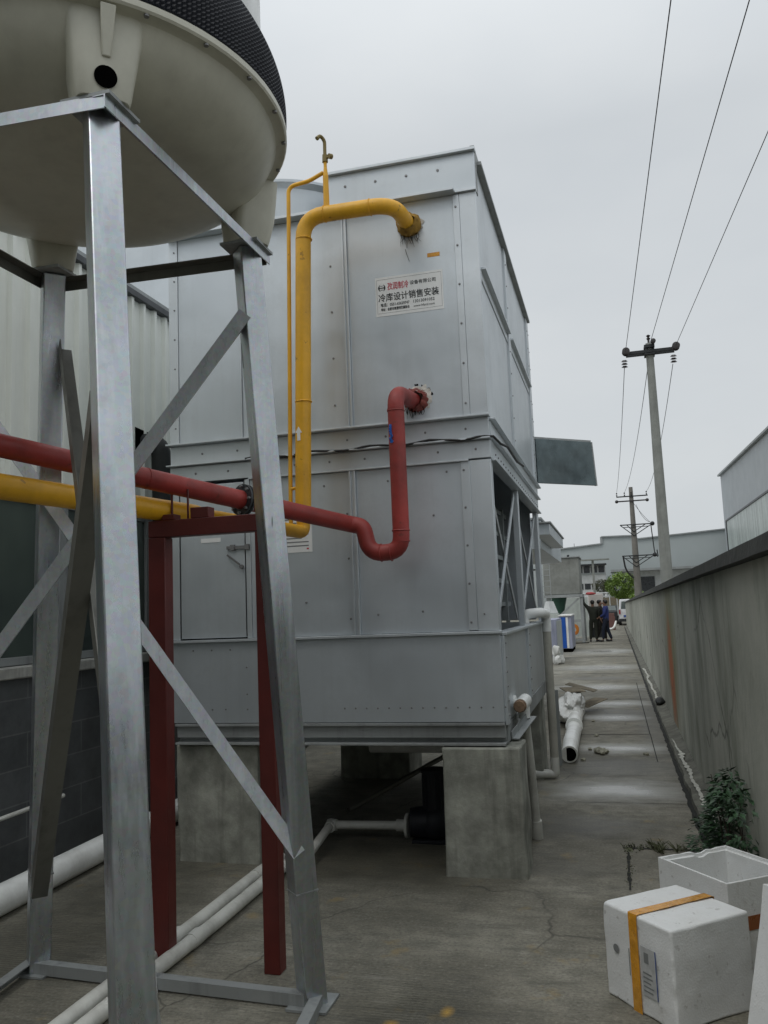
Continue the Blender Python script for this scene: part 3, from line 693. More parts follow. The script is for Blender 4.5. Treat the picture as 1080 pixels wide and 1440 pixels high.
# right side, upper
XR = FX1
mb = MB().box(XR-0.03, XR-0.012, FY+0.061, 6.87, 3.92, 4.66); P(mb, 'side_panel', m_sheet3)
mb = MB().box(XR-0.03, XR-0.012, FY+0.061, 6.87, 2.9, 3.83); P(mb, 'side_panel', m_sheet3)
mb = MB().box(XR-0.03, XR-0.012, 7.03, 8.7, 3.92, 4.66); P(mb, 'side_panel', m_sheet3)
mb = MB().box(XR-0.03, XR-0.012, 7.03, 8.7, 2.9, 3.83); P(mb, 'side_panel', m_sheet3)
for (a, b_) in ((6.872, 7.028), (8.702, 8.9)):
    mb = MB().box(XR-0.04, XR+0.006, a, b_, 2.883, 4.66)
    for i in range(9):
        mb.bolt((XR+0.006, a+0.03, 3.0+i*0.19), (1, 0, 0), 0.008)
        if a > 8: mb.bolt((XR+0.006, b_-0.03, 3.0+i*0.19), (1, 0, 0), 0.008)
    P(mb, 'side_post', m_sheet2)
for (a, b_) in ((FY+0.1, 6.87), (7.03, 8.7)):
    mb = MB().box(XR-0.03, XR+0.028, a, b_, 3.90, 3.918).box(XR-0.03, XR-0.004, a, b_, 3.832, 3.899); P(mb, 'side_rail', m_sheet2)
P(MB().box(XR-0.03, XR+0.03, 5.47, BY+0.01, 4.664, 4.69).box(XR-0.03, XR-0.005, 5.47, BY, 4.691, 4.77), 'roof_rim', m_zinc)
P(MB().box(FX0, FX1, BY-0.01, BY+0.02, 2.6, 4.7), 'back_panel', m_sheet)
P(MB().box(FX0, FX0+0.02, FY+0.06, BY-0.01, 1.49, 4.41), 'side_panel', m_sheet)
P(MB().box(FX0+0.03, XR-0.09, BY-0.03, BY+0.02, 1.49, 2.6), 'back_panel', m_sheet)
# beam between halves on the side
mb = MB().box(XR-0.05, XR, FY+0.061, BY+0.01, 2.60, 2.735)
for i in range(24): mb.bolt((XR, 5.6+i*0.14, 2.66), (1, 0, 0), 0.008)
P(mb, 'side_beam', m_sheet2)
P(MB().box(XR-0.05, XR+0.03, FY+0.05, BY+0.03, 2.737, 2.75).box(XR-0.05, XR+0.005, FY+0.061, BY, 2.751, 2.855).box(XR-0.05, XR+0.04, FY+0.05, BY+0.03, 2.857, 2.87).box(XR-0.05, XR+0.03, FY+0.061, BY+0.01, 2.588, 2.599), 'side_beam_lip', m_sheet2)
# air inlet: posts, braces, louvres, interior
for (a, b_, nm) in ((FY+0.062, 5.46, 'inlet_post'), (6.9, 7.0, 'inlet_post'), (8.72, 8.9, 'inlet_post')):
    P(MB().box(XR-0.05, XR-0.004, a, b_, 1.482, 2.586), nm, m_sheet2)
for (a, b_) in ((5.5, 6.86), (7.05, 8.66)):
    P(MB().bar((XR-0.03, a, 1.55), (XR-0.03, b_, 2.54), 0.012, 0.05), 'cross_brace', m_sheet3)
    P(MB().bar((XR-0.055, a, 2.54), (XR-0.055, b_, 1.55), 0.012, 0.05), 'cross_brace', m_zinc)
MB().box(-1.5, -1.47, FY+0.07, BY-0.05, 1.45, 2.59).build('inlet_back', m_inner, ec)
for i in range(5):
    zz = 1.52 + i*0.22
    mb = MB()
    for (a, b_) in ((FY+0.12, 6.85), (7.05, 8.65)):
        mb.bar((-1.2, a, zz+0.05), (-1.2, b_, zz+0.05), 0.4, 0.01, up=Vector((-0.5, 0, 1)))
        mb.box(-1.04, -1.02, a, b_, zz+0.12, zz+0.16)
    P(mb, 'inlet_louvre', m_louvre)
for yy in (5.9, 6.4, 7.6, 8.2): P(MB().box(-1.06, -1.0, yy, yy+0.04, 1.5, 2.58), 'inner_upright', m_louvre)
# cable draped along the front lip
pts = [(-2.4 + i*0.045, FY-0.045+0.006*math.sin(i*1.9), 2.726 + 0.008*math.sin(i*0.7)+0.004*random.random()) for i in range(38)]
pts += [(XR+0.03, FY-0.02, 2.73), (XR+0.06, FY+0.1, 2.70), (XR+0.05, 5.9, 2.765), (XR+0.05, 6.5, 2.755), (XR+0.06, 6.9, 2.78)]
MB().tube(pts, 0.0085, 7).build('cable', m_cable, ec)
# open side flap at the rear
fl = MB(); a = Vector((-0.715, 9.02, 2.93)); b_ = Vector((-0.12, 9.5, 2.92)); c_ = Vector((-0.145, 9.52, 3.415)); d_ = Vector((-0.715, 9.02, 3.415))
nrm = (b_-a).cross(d_-a).normalized()
fl.prism([a, b_, c_, d_], nrm*0.02)
flo = fl.build('open_flap', m_shed, ec, bevel=0.003)
MB().bar(d_+Vector((0, 0, .01)), c_+Vector((0, 0, .01)), 0.03, 0.02).bar(b_+Vector((.01, 0, 0)), c_+Vector((.01, 0, 0)), 0.03, 0.02, up=Vector((0, 1, 0))).build('flap_frame', m_zinc, flo)
P(MB().box(-1.2, -0.715, 8.93, 9.05, 2.9, 3.45), 'flap_box', m_sheet)
# stickers
YS = FY + 0.0075
sg = MB().box(-1.432, -0.962, YS-0.0015, YS, 3.63, 3.905).build('company_sign', m_label, ec, smooth=0)
sg['label'] = 'white cold store company sign with red and black Chinese lettering'
lx, yt = -1.432, YS-0.0022
def T(txt, size, mat, x, z, width, bold=0.0): return text_mesh(txt, size, mat, sg, (lx+x, yt, 3.63+z), (1, 0, 0), (0, 0, 1), width=width, bold=bold)
T('孜润制冷', 0.055, m_red_ink, 0.085, 0.185, 0.148, 0.0006)
T('设备有限公司', 0.03, m_black_ink, 0.243, 0.2, 0.178, 0.0002)
T('冷库设计销售安装', 0.06, m_black_ink, 0.02, 0.107, 0.42, 0.0007)
T('电话：0551-65629747', 0.027, m_black_ink, 0.035, 0.068, 0.2, 0.0004)
T('13013091052', 0.029, m_black_ink, 0.262, 0.068, 0.146, 0.0002)
T('地址：合肥市南淝河路国际仓', 0.022, m_black_ink, 0.035, 0.038, 0.2, 0.0005)
T('www.hfzrzl.com', 0.023, m_black_ink, 0.262, 0.038, 0.146)
fr = MB()
for (xa, xb, za, zb) in ((0.012, 0.458, 0.02, 0.0215), (0.012, 0.458, 0.258, 0.2595), (0.01, 0.0115, 0.02, 0.2595), (0.458, 0.4595, 0.02, 0.2595)): fr.box(lx+xa, lx+xb, yt, yt+0.0006, 3.63+za, 3.63+zb)
fr.build('border_line', m_grey_ink, sg, smooth=0)
lg = MB()
for s_ in (-1, 1):
    A = []; 
    for k in range(13):
        a_ = -1.15 + 2.3*k/12; r0, r1 = 0.026, 0.026-0.011*math.cos(a_*1.25)
        A.append(((lx+0.046+s_*r0*math.cos(a_), yt, 3.83+r0*math.sin(a_)), (lx+0.046+s_*r1*math.cos(a_), yt, 3.83+r1*math.sin(a_))))
    for k in range(12):
        v = [lg.bm.verts.new(q) for q in (A[k][0], A[k+1][0], A[k+1][1], A[k][1])]; lg.bm.faces.new(v)
lg.box(lx+0.026, lx+0.066, yt, yt+0.0006, 3.8265, 3.8335); lg.box(lx+0.036, lx+0.056, yt, yt+0.0006, 3.842, 3.846); lg.box(lx+0.036, lx+0.056, yt, yt+0.0006, 3.814, 3.818)
lg.build('round_emblem', m_black_ink, sg, smooth=0)
MB().box(-1.06, -0.975, YS-0.001, YS, 4.0, 4.028).build('tape_scrap', m_tape, ec, smooth=0)
nb = MB().box(-2.32, -1.945, FY+0.0075, FY+0.009, 2.06, 2.33).build('notice_label', m_label, ec, smooth=0)
nb['label'] = 'white printed notice sheet behind the cut yellow pipe'
mb = MB()
for i in range(8): mb.box(-2.3, -1.97 - (0.05 if i % 3 == 2 else 0), FY+0.0068, FY+0.0074, 2.10+i*0.026, 2.108+i*0.026)
mb.build('print_lines', m_grey_ink, nb, smooth=0)
MB().box(-2.33+0.345, -2.33+0.36, FY+0.0062, FY+0.0068, 2.078, 2.088).build('red_mark', m_red_ink, nb, smooth=0)
MB().box(-2.77, -2.62, FY+0.001, FY+0.003, 2.165, 2.195).build('door_sticker', m_label, dr, smooth=0)
# white construction dust streaks of the drilled holes / loose strands under pipe collars are on the pipes

# ================================================================== PLINTHS
def plinth(x0, x1, y0_, y1_, z1, lab):
    mb = MB().box(x0, x1, y0_, y1_, -0.02, z1)
    bmesh.ops.subdivide_edges(mb.bm, edges=mb.bm.edges[:], cuts=9, use_grid_fill=True)
    cx_, cy__ = (x0+x1)/2, (y0_+y1_)/2
    for v in mb.bm.verts:
        q = noise.noise(v.co*3.1)*0.012 + noise.noise(v.co*11)*0.004
        v.co.x += q * (1 if v.co.x > cx_ else -1); v.co.y += q*(1 if v.co.y > cy__ else -1)
        k_ = 1 + 0.015*(1-v.co.z/z1); v.co.x = cx_ + (v.co.x-cx_)*k_; v.co.y = cy__ + (v.co.y-cy__)*k_
    o = mb.build('concrete_plinth', m_block, origin=(cx_, cy__, 0), bevel=0.012, smooth=40)
    return tag(o, lab, 'plinth', 'concrete plinths under the condenser')
plinth(-1.115, -0.62, 5.31, 5.66, 0.776, 'grey concrete plinth under the front right corner, nearest the alley')
plinth(-3.0, -2.4, 5.38, 5.95, 0.776, 'grey concrete plinth under the front left corner behind the red post')
plinth(-1.2, -0.76, 8.25, 8.75, 0.776, 'dark concrete plinth under the rear right corner beside the alley pipes')
plinth(-2.75, -2.05, 8.2, 8.75, 0.776, 'shadowed concrete plinth at the rear middle seen under the condenser')

# ================================================================== PIPES ON THE FRONT
PY = 4.98
# yellow main
yp = thing('yellow_pipe', (-1.85, 4.98, 2.16), 'thick yellow painted pipe rising up the condenser front and bending into its upper panel', 'pipe')
path = fillet([(-1.87, PY, 2.25), (-1.81, PY, 4.245), (-1.2, PY, 4.235), (-1.175, FY+0.02, 4.245)], [0, 0.15, 0.15, 0])
MB().tube(path, 0.051, 24).build('riser', m_yel, yp)
for p, q in (((-1.8105, PY, 4.085), (-1.8105, PY, 4.093)), ((-1.345, PY, 4.237), (-1.353, PY, 4.237))): MB().cyl(p, q, 0.0535, seg=24).build('weld_seam', m_yel, yp)
MB().cyl((-1.853, PY-0.0515, 2.8), (-1.853, PY-0.0525, 2.8), 0.001).build('paint_dot', m_yel, yp)
main = [(-2.46-0.3, 3.05-0.9, 2.235), (-2.37, 3.36, 2.223), (-2.08, 4.2, 2.19), (-1.99, 4.45, 2.18)]
MB().tube([(-2.70, 2.29, 2.26), (-2.37, 3.36, 2.223), (-2.145, 4.05, 2.196)], 0.056, 22).build('main_run', m_yel, yp)
MB().tube([(-2.145, 4.05, 2.196), (-2.115, 4.14, 2.193)], [0.056, 0.042], 22).build('reducer', m_yel, yp)
MB().tube(fillet([(-2.115, 4.14, 2.193), (-1.868, PY+0.0, 2.158), (-1.87, PY, 2.26)], 0.06), [0.042]*9 + [0.05], 22).build('lower_elbow', m_yel, yp)
mb = MB().prism([(-1.875, PY-0.054, 2.74), (-1.855, PY-0.054, 2.74), (-1.855, PY-0.054, 2.79), (-1.843, PY-0.054, 2.79), (-1.865, PY-0.054, 2.83), (-1.887, PY-0.054, 2.79), (-1.875, PY-0.054, 2.79)], (0, 0.004, 0))
mb.build('white_arrow', m_label, yp, smooth=0)
mb = MB().revolve([(0.045, -0.01), (0.085, -0.01), (0.082, 0.03), (0.062, 0.06), (0.05, 0.07)], (0, 0), 22)
for v in mb.bm.verts:
    p = v.co.copy(); j = 1 + 0.2*noise.noise(p*34)
    v.co = Vector((-1.175 + p.x*j, FY+0.004 - p.z*j, 4.245 + p.y*j))
mb.build('foam_collar', m_foamyel, yp, smooth=60)
mb = MB()
for i in range(16):
    x = -1.235 + i*0.008; mb.tube([(x, FY-0.01, 4.18), (x+random.uniform(-.01, .01), FY-0.006, 4.15), (x+random.uniform(-.03, .03), FY-0.003, 4.15-random.uniform(0.02, .07))], [0.0018, 0.0015, 0.0008], 5)
mb.tube([(-1.21, FY+0.004, 4.08), (-1.20, FY+0.003, 4.04), (-1.185, FY+0.004, 3.99)], 0.0015, 5)
mb.build('loose_strands', m_hole, yp)
# vent stub with valve
vs = thing('vent_valve', (-1.645, PY, 4.29), 'slim vent pipe with a small valve and hooked top standing on the yellow pipe', 'valve')
MB().cyl((-1.645, PY, 4.28), (-1.645, PY, 4.5), 0.02, 0.018).cyl((-1.645, PY, 4.5), (-1.645, PY, 4.56), 0.018, 0.011).cyl((-1.645, PY, 4.56), (-1.645, PY, 4.6), 0.011).build('stub', m_yel, vs)
MB().cyl((-1.645, PY, 4.6), (-1.645, PY, 4.65), 0.02, 0.018, 8).cyl((-1.645, PY, 4.625), (-1.605, PY-0.01, 4.627), 0.009).build('valve_body', m_olive, vs)
MB().cyl((-1.612, PY-0.02, 4.627), (-1.598, PY, 4.63), 0.017).build('valve_handle', m_olive, vs)
MB().tube(fillet([(-1.645, PY, 4.65), (-1.644, PY, 4.75), (-1.664, PY-0.03, 4.775), (-1.68, PY-0.05, 4.745)], 0.03), [0.012]*17 + [0.014], 10).build('hook_spout', m_olive, vs)
# thin yellow
ty = thing('thin_yellow_pipe', (-1.94, PY, 2.3), 'thin yellow pipe running up beside the thick yellow pipe and across to the vent', 'pipe')
MB().tube(fillet([(-1.955, PY, 2.2), (-1.95, PY, 2.5), (-1.908, PY, 4.475), (-1.76, PY, 4.49), (-1.66, PY, 4.53)], [0, 0, 0.05, 0.03, 0]), 0.0135, 12).build('tube', m_yel, ty)
MB().cyl((-1.953, PY, 2.44), (-1.87, PY, 2.45), 0.011).build('branch', m_yel, ty)
# red pipe with trap
rp = thing('red_pipe', (-1.5, 4.98, 2.2), 'thick red painted pipe with a U shaped trap rising into the condenser panel', 'pipe')
dA, dB = Vector((-2.51, 3.0, 2.42)), Vector((-1.56, PY, 2.19))
A0 = dA - (dB-dA)*0.35
path = fillet([A0, Vector((-2.04, 3.98, 2.305)), dB, (-1.475, PY, 2.17), (-1.44, PY, 2.0), (-1.235, PY, 2.0), (-1.235, PY, 3.0), (-1.191, FY+0.02, 3.02)], [0, 0, 0.1, 0.06, 0.13, 0.13, 0.11, 0])
rads = [0.052]*len(path)
MB().tube(path, rads, 26).build('pipe_run', m_red, rp)
d = (dB-dA).normalized(); pf = dA + (dB-dA)*0.605
MB().cyl(pf, pf+d*0.012, 0.088, seg=28).cyl(pf+d*0.02, pf+d*0.032, 0.088, seg=28).build('flange', m_dkmetal, rp)
mb = MB()
for k in range(8):
    a_ = k*PI/4; s_, dd, u_ = rotz_to(d); o_ = (s_*math.cos(a_)+u_*math.sin(a_))*0.074
    mb.cyl(pf+o_-d*0.015, pf+o_+d*0.045, 0.008, seg=8)
mb.build('flange_bolts', m_bolt, rp)
for z in (2.06, 2.885): MB().cyl((-1.235, PY, z), (-1.235, PY, z+0.008), 0.0545, seg=26).build('weld_seam', m_red, rp)
for t_ in (0.33, 0.72): q = dA+(dB-dA)*t_; MB().cyl(q, q+d*0.008, 0.0545, seg=26).build('weld_seam', m_red, rp)
mb = MB()
for i in range(7):
    mb.cyl((-1.262+random.uniform(-.008, .008), PY-0.0495, 2.68+i*0.016), (-1.258, PY-0.053, 2.68+i*0.016), 0.011)
mb.build('blue_paint_mark', m_bluepaint, rp)
mb = MB().revolve([(0.045, -0.02), (0.082, -0.012), (0.075, 0.02), (0.06, 0.045), (0.05, 0.055)], (0, 0), 40)
for v in mb.bm.verts:
    p = v.co.copy(); j = 1 + 0.35*noise.noise(p*40)
    v.co = Vector((-1.18 + p.x*j, FY+0.004 - p.z*j, 3.025 + p.y*j))
mb.build('foam_collar', m_foamred, rp, smooth=60)
for (cx_, cz_, r_, par, sq) in ((-1.16, 3.04, 0.1, rp, 0.9), (-1.16, 4.245, 0.085, yp, 1.0)):
    mb = MB(); ring = []
    for i in range(60):
        a_ = 2*PI*i/60; q = r_*(0.9 + 0.35*noise.noise(Vector((math.cos(a_)*3, math.sin(a_)*3, cz_))))
        ring.append(mb.bm.verts.new((cx_ + q*math.cos(a_), FY+0.0045, cz_ + q*math.sin(a_)*sq)))
    mb.bm.faces.new(ring); mb.prism([v.co + Vector((0, -0.0005, 0)) for v in ring], (0, 0.003, 0)); mb.build('foam_splatter', m_rough, par, smooth=0)
mb = MB()
for i in range(14):
    x = -1.25 + i*0.009; mb.tube([(x, FY-0.02, 2.97), (x+random.uniform(-.01, .01), FY-0.01, 2.94), (x+random.uniform(-.01, .01), FY-0.002, 2.935-random.uniform(0.0, .035))], [0.003, 0.002, 0.001], 5)
for i in range(16):
    a_ = random.uniform(-0.2, 1.7); mb.ico((-1.18+math.cos(a_)*0.105+random.uniform(-.012, .012), FY+0.008, 3.03+math.sin(a_)*0.10), random.uniform(0.003, 0.012), 1, (1, 0.3, 1), 0.3)
mb.build('loose_strands', m_hole, rp)

def weld_bead(parent, mat, c, axis, r):
    c = Vector(c); s_, d_, u_ = rotz_to(Vector(axis)); pts = []
    for i in range(49):
        a_ = 2*PI*i/48; q = r*(1+0.012*noise.noise(Vector((math.cos(a_)*6, math.sin(a_)*6, c.z*5))))
        pts.append(c + (s_*math.cos(a_)+u_*math.sin(a_))*q + d_*0.004*noise.noise(Vector((a_*4, c.z, 1))))
    MB().tube(pts, 0.0045, 6, False).build('weld_bead', mat, parent)
for c_, ax in (((-1.81, PY, 4.09), (0, 0, 1)), ((-1.66, PY, 4.243), (1, 0, 0)), ((-1.35, PY, 4.237), (1, 0, 0)), ((-1.845, PY, 3.0), (0, 0, 1))): weld_bead(yp, m_yel, c_, ax, 0.0515)
for c_, ax in (((-1.235, PY, 2.13), (0, 0, 1)), ((-1.235, PY, 2.88), (0, 0, 1)), ((-1.365, PY, 2.0), (1, 0, 0)), ((-1.30, PY, 2.0), (1, 0, 0))): weld_bead(rp, m_red, c_, ax, 0.0525)
# red oxide portal frame
rf = thing('pipe_support_frame', (-1.93, 3.83, 0), 'dark red oxide steel portal frame carrying the pipes', 'frame')
MB().box(-2.265, -2.17, 3.79, 3.87, 0.0, 2.058).build('post', m_redox, rf, bevel=0.004)
MB().box(-1.68, -1.60, 3.79, 3.87, 0.0, 2.058).build('post', m_redox, rf, bevel=0.004)
MB().box(-2.265, -1.59, 3.79, 3.87, 2.06, 2.145).build('beam', m_redox, rf, bevel=0.004)
for (x, zt) in ((-2.2, 2.22), (-2.165, 2.22), (-2.12, 2.3), (-2.03, 2.3)):
    MB().cyl((x-0.03, 3.83, 2.14), (x-0.03, 3.83, zt), 0.006, seg=8).build('clamp_rod', m_redox, rf)
MB().box(-2.19, -2.12, 3.795, 3.865, 2.146, 2.175).box(-2.03, -1.93, 3.795, 3.865, 2.146, 2.2).build('saddle', m_redox, rf, bevel=0.003)

# ================================================================== COOLING TOWER + STAND
CT = (-1.985, 2.775)
top = dict(FR=(-1.513, 2.26), BR=(-1.506, 3.38), BL=(-2.484, 3.322), FL=(-2.491, 2.20))
bot = dict(FR=(-1.16, 1.9), BR=(-1.353, 3.55), BL=(-2.78, 3.64), FL=(-2.587, 1.99))
ZT = 3.3
def leg(k, z):
    t_ = 1 - z/ZT; a_ = Vector(top[k]); b_ = Vector(bot[k]); p = a_ + (b_-a_)*t_; return Vector((p.x, p.y, z))
st = thing('tower_stand', (-1.97, 2.8, 0), 'splayed galvanised steel stand with crossed braces under the round cooling tower', 'stand')
for k in top:
    a_, b_ = leg(k, 0.0), leg(k, ZT); u = Vector((1, 1, 0)) if k in ('BR', 'FL') else Vector((1, -1, 0))
    lg_ = MB().bar(a_, b_, 0.10, 0.10, up=Vector((1, -1, 0))).build('leg', m_galv, st, bevel=0.006, seg=3)
    q = leg(k, 0.47)
    MB().bar(q, leg(k, 0.476), 0.105, 0.105, up=Vector((1, -1, 0))).build('weld_seam', m_zinc, lg_)
    MB().box(a_.x-0.09, a_.x+0.09, a_.y-0.09, a_.y+0.09, 0.002, 0.012).build('foot_plate', m_zinc, st)
    MB().box(b_.x-0.09, b_.x+0.09, b_.y-0.09, b_.y+0.09, ZT, ZT+0.012).build('head_plate', m_zinc, st)
e = 0.075
tz = ZT - 0.02
def V(k, dx, dy, z): return Vector((top[k][0]+dx, top[k][1]+dy, z))
MB().angle(V('FR', e, -0.09, tz+0.022), V('BR', e, 0.09, tz+0.022), 0.045, 0.005, (0, 0, -1), (-1, 0, 0)).build('top_beam', m_galv, st)
MB().angle(V('FR', e, -e-0.01, tz+0.022), V('FL', -e, -e-0.01, tz+0.022), 0.045, 0.005, (0, 1, 0), (0, 0, -1)).build('top_beam', m_galv, st)
MB().angle(V('BL', -e, e, tz+0.02), V('BR', e-0.01, e, tz+0.02), 0.05, 0.005, (0, -1, 0), (0, 0, -1)).build('top_beam', m_galvdk, st)
MB().angle(V('FL', -e, -e, tz+0.02), V('BL', -e, e, tz+0.02), 0.05, 0.005, (1, 0, 0), (0, 0, -1)).build('top_beam', m_galvdk, st)
def W(k, dx, dy, z): return Vector((bot[k][0]+dx, bot[k][1]+dy, z))
MB().angle(W('BL', 0, -0.06, 0.06), W('BR', 0, -0.06, 0.06), 0.05, 0.005, (0, 1, 0), (0, 0, -1)).build('base_beam', m_zinc, st)
MB().angle(W('BR', 0.05, 0, 0.05), W('FR', 0.05, 0, 0.05), 0.05, 0.005, (-1, 0, 0), (0, 0, -1)).build('base_beam', m_zinc, st)
MB().angle(W('FL', 0, -0.06, 0.06), W('FR', 0, -0.06, 0.06), 0.05, 0.005, (0, 1, 0), (0, 0, -1)).build('base_beam', m_zinc, st)
MB().angle(W('FL', -0.05, 0, 0.06), W('BL', -0.05, 0, 0.06), 0.05, 0.005, (1, 0, 0), (0, 0, -1)).build('base_beam', m_zinc, st)
def brace(p0, p1, mat, off=(0, 0, 0), n1=(-1, 1, 0), n2=(0, 0, 1), w_=0.05):
    o_ = Vector(off); MB().angle(Vector(p0)+o_, Vector(p1)+o_, w_, 0.004, n1, n2).build('diagonal_brace', mat, st)
brace(leg('BR', 2.96)+Vector((0.02, -0.07, 0)), (-3.014, 3.35, 1.24), m_galvb, (0, 0, 0), (-0.7, 1, 0.0), (0, 0, 1), 0.062)
brace(leg('BR', 0.62)+Vector((0, -0.07, 0)), (-2.921, 3.3, 2.72), m_galvb, (0, 0, 0), (-0.6, 1, -0.1), (0, 0, 1), 0.058)
brace(leg('FR', 2.31), leg('BL', 0.22), m_galvdk, (-0.075, 0.02, 0), (1, 1, 0), (0.3, -0.3, 1), 0.07)
brace(leg('BL', 2.94), leg('FR', 0.4), m_galvdk, (0.05, -0.02, 0), (1, 1, 0), (0, 0, 1), 0.06)

ct = thing('cooling_tower', (CT[0], CT[1], ZT), 'round cream fibreglass cooling tower with black mesh air inlet and white shell', 'cooling tower')
prof = [(0.001, 3.385), (0.3, 3.385), (0.5, 3.392), (0.6, 3.405), (0.68, 3.435), (0.74, 3.475), (0.785, 3.525), (0.805, 3.565), (0.815, 3.585), (0.832, 3.592), (0.854, 3.592), (0.86, 3.6), (0.86, 3.622), (0.84, 3.63), (0.79, 3.62), (0.78, 3.56), (0.7, 3.47), (0.5, 3.41), (0.001, 3.4)]
MB().revolve(prof, CT, 96).build('basin', m_frp, ct, smooth=30)
for k in top:
    x, y = top[k]; rad = (Vector((x, y)) - Vector(CT)).normalized()
    rings = []
    for (z, hw, sh) in ((3.312, 0.08, 0.0), (3.33, 0.086, 0.0), (3.42, 0.099, 0.008), (3.5, 0.112, 0.012), (3.56, 0.122, 0.014), (3.592, 0.128, 0.016)):
        ring = []
        for j in range(24):
            a_ = 2*PI*j/24; c0, s0 = math.cos(a_), math.sin(a_)
            px = math.copysign(abs(c0)**0.4, c0)*min(hw, 0.1); py = math.copysign(abs(s0)**0.4, s0)*hw*1.05
            cx_, cy__ = x + rad.x*sh, y + rad.y*sh
            ring.append((cx_ + rad.x*px - rad.y*py, cy__ + rad.y*px + rad.x*py, z))
        rings.append(ring)
    bs = MB().ringsweep(rings).build('leg_socket', m_frp, ct, smooth=40)
    pc = Vector((x, y, 3.37)) + Vector((rad.x, rad.y, 0))*0.0965
    n_ = Vector((rad.x, rad.y, -0.14)).normalized()
    MB().cyl(pc, pc + n_*0.002, 0.036, seg=28).build('drain_hole', m_hole, bs, smooth=0)
    MB().bar((pc.x+rad.x*0.012, pc.y+rad.y*0.012, 3.43), (pc.x+rad.x*0.05, pc.y+rad.y*0.05, 3.588), 0.028, 0.012, up=(rad.x, rad.y, 0), w2=0.05).build('moulded_rib', m_frp, bs, bevel=0.005, seg=3)
for i in range(24):
    a_ = 2*PI*i/24+0.1; mb = MB(); mb.cyl((CT[0]+0.845*math.cos(a_), CT[1]+0.845*math.sin(a_), 3.585), (CT[0]+0.845*math.cos(a_), CT[1]+0.845*math.sin(a_), 3.594), 0.009, seg=8); mb.build('rim_bolt', m_bolt, ct)
# mesh: honeycomb bumps
def inlet_mesh():
    mb = MB(); rows, cols = 40, 560
    g_ = []
    for i in range(rows+1):
        t_ = i/rows; z = 3.63 + 0.34*t_; r0 = 0.852 + 0.012*math.sin(t_*PI) - 0.08*t_**2
        ring = []
        for j in range(cols):
            a_ = 2*PI*(j + (0.5 if i % 2 else 0))/cols; r = r0 + (0.005 if (i+j) % 2 else -0.003)
            ring.append((CT[0]+r*math.cos(a_), CT[1]+r*math.sin(a_), z))
        g_.append(ring)
    mb.ringsweep(g_, True, False)
    return mb
inlet_mesh().build('air_inlet_mesh', m_black, ct, smooth=0)
MB().revolve([(0.70, 3.63), (0.755, 3.96), (0.762, 3.97), (0.762, 4.3), (0.74, 5.2), (0.5, 5.5), (0.42, 5.5), (0.42, 5.7), (0.45, 5.75), (0.001, 5.75)], CT, 80).build('shell', m_frpw, ct, smooth=30)

# ================================================================== GROUND PIPES, UNDER THE UNIT
def pipe(name, pts, r, mat, label, cat='pipe', group=None, fil=0.06, seg=16):
    p = fillet(pts, fil) if len(pts) > 2 else [Vector(q) for q in pts]
    if len(pts) == 2:
        a_, b_ = p; n_ = 14
        p = [a_.lerp(b_, i/n_) + Vector((0.004*noise.noise(Vector((i*.7, 1, 2))), 0, 0)) for i in range(n_+1)]
    o = MB().tube(p, r, seg).build(name, mat, origin=p[0]); return tag(o, label, cat, group)
pipe('drain_pipe', [(-3.42, 1.0, 0.085), (-3.66, 9.0, 0.085)], 0.085, m_pvcw, 'thick white plastic drain pipe lying along the foot of the slate tiled wall')
pipe('conduit', [(-3.57, 1.0, 0.19), (-3.655, 4.4, 0.19)], 0.009, m_orange, 'thin orange conduit lying against the thick white drain pipe', 'conduit')
pipe('wall_bar', [(-3.7, 2.0, 0.44), (-3.78, 5.2, 0.46)], 0.014, m_pvc, 'thin grey tube along the foot of the slate wall at left', 'pipe')
for x, lab in ((-2.265, 'left one of the two parallel grey plastic pipes lying on the concrete'), (-2.16, 'right one of the two parallel grey plastic pipes lying on the concrete')):
    q = thing('ground_pipe', (x, 2.2, 0.04), lab, 'pipe', 'pair of grey pipes on the ground')
    MB().tube([(x+0.0+0.006*math.sin(i*0.9), 2.2+i*0.23, 0.042) for i in range(15)], 0.036, 16).build('tube', m_pvc, q)
    for yy in (2.9, 3.98, 5.0): MB().cyl((x, yy, 0.042), (x, yy+0.09, 0.042), 0.041, seg=16).build('coupling', m_pvc, q)
pf_ = thing('pump_suction_pipe', (-1.8, 6.0, 0.1), 'grey white plastic pipe with an elbow and flange leading to the pump under the condenser', 'pipe')
MB().tube(fillet([(-1.55, 6.04, 0.11), (-2.11, 6.0, 0.11), (-2.03, 5.15, 0.06)], 0.05), 0.03, 14).build('tube', m_pvc, pf_)
MB().cyl((-2.13, 6.0, 0.11), (-2.06, 6.0, 0.11), 0.04).cyl((-2.11, 6.03, 0.11), (-2.1, 5.95, 0.105), 0.04).build('elbow_collar', m_pvc, pf_)
MB().cyl((-1.56, 6.04, 0.11), (-1.62, 6.04, 0.11), 0.042).build('coupling', m_pvc, pf_)
MB().cyl((-1.55, 6.04, 0.11), (-1.53, 6.04, 0.11), 0.085, seg=24).build('flange', m_pvc, pf_)
pu = thing('water_pump', (-1.38, 6.08, 0), 'dark blue black cast pump standing in the shade under the condenser', 'pump')
MB().cyl((-1.52, 6.05, 0.13), (-1.36, 6.08, 0.13), 0.1, 0.12, 24).ico((-1.34, 6.08, 0.13), 0.13, 3).build('volute', m_pump, pu)
MB().cyl((-1.34, 6.08, 0.2), (-1.34, 6.08, 0.48), 0.085, seg=20).cyl((-1.34, 6.08, 0.48), (-1.34, 6.08, 0.5), 0.1, seg=20).build('motor', m_pump, pu)
mb = MB()
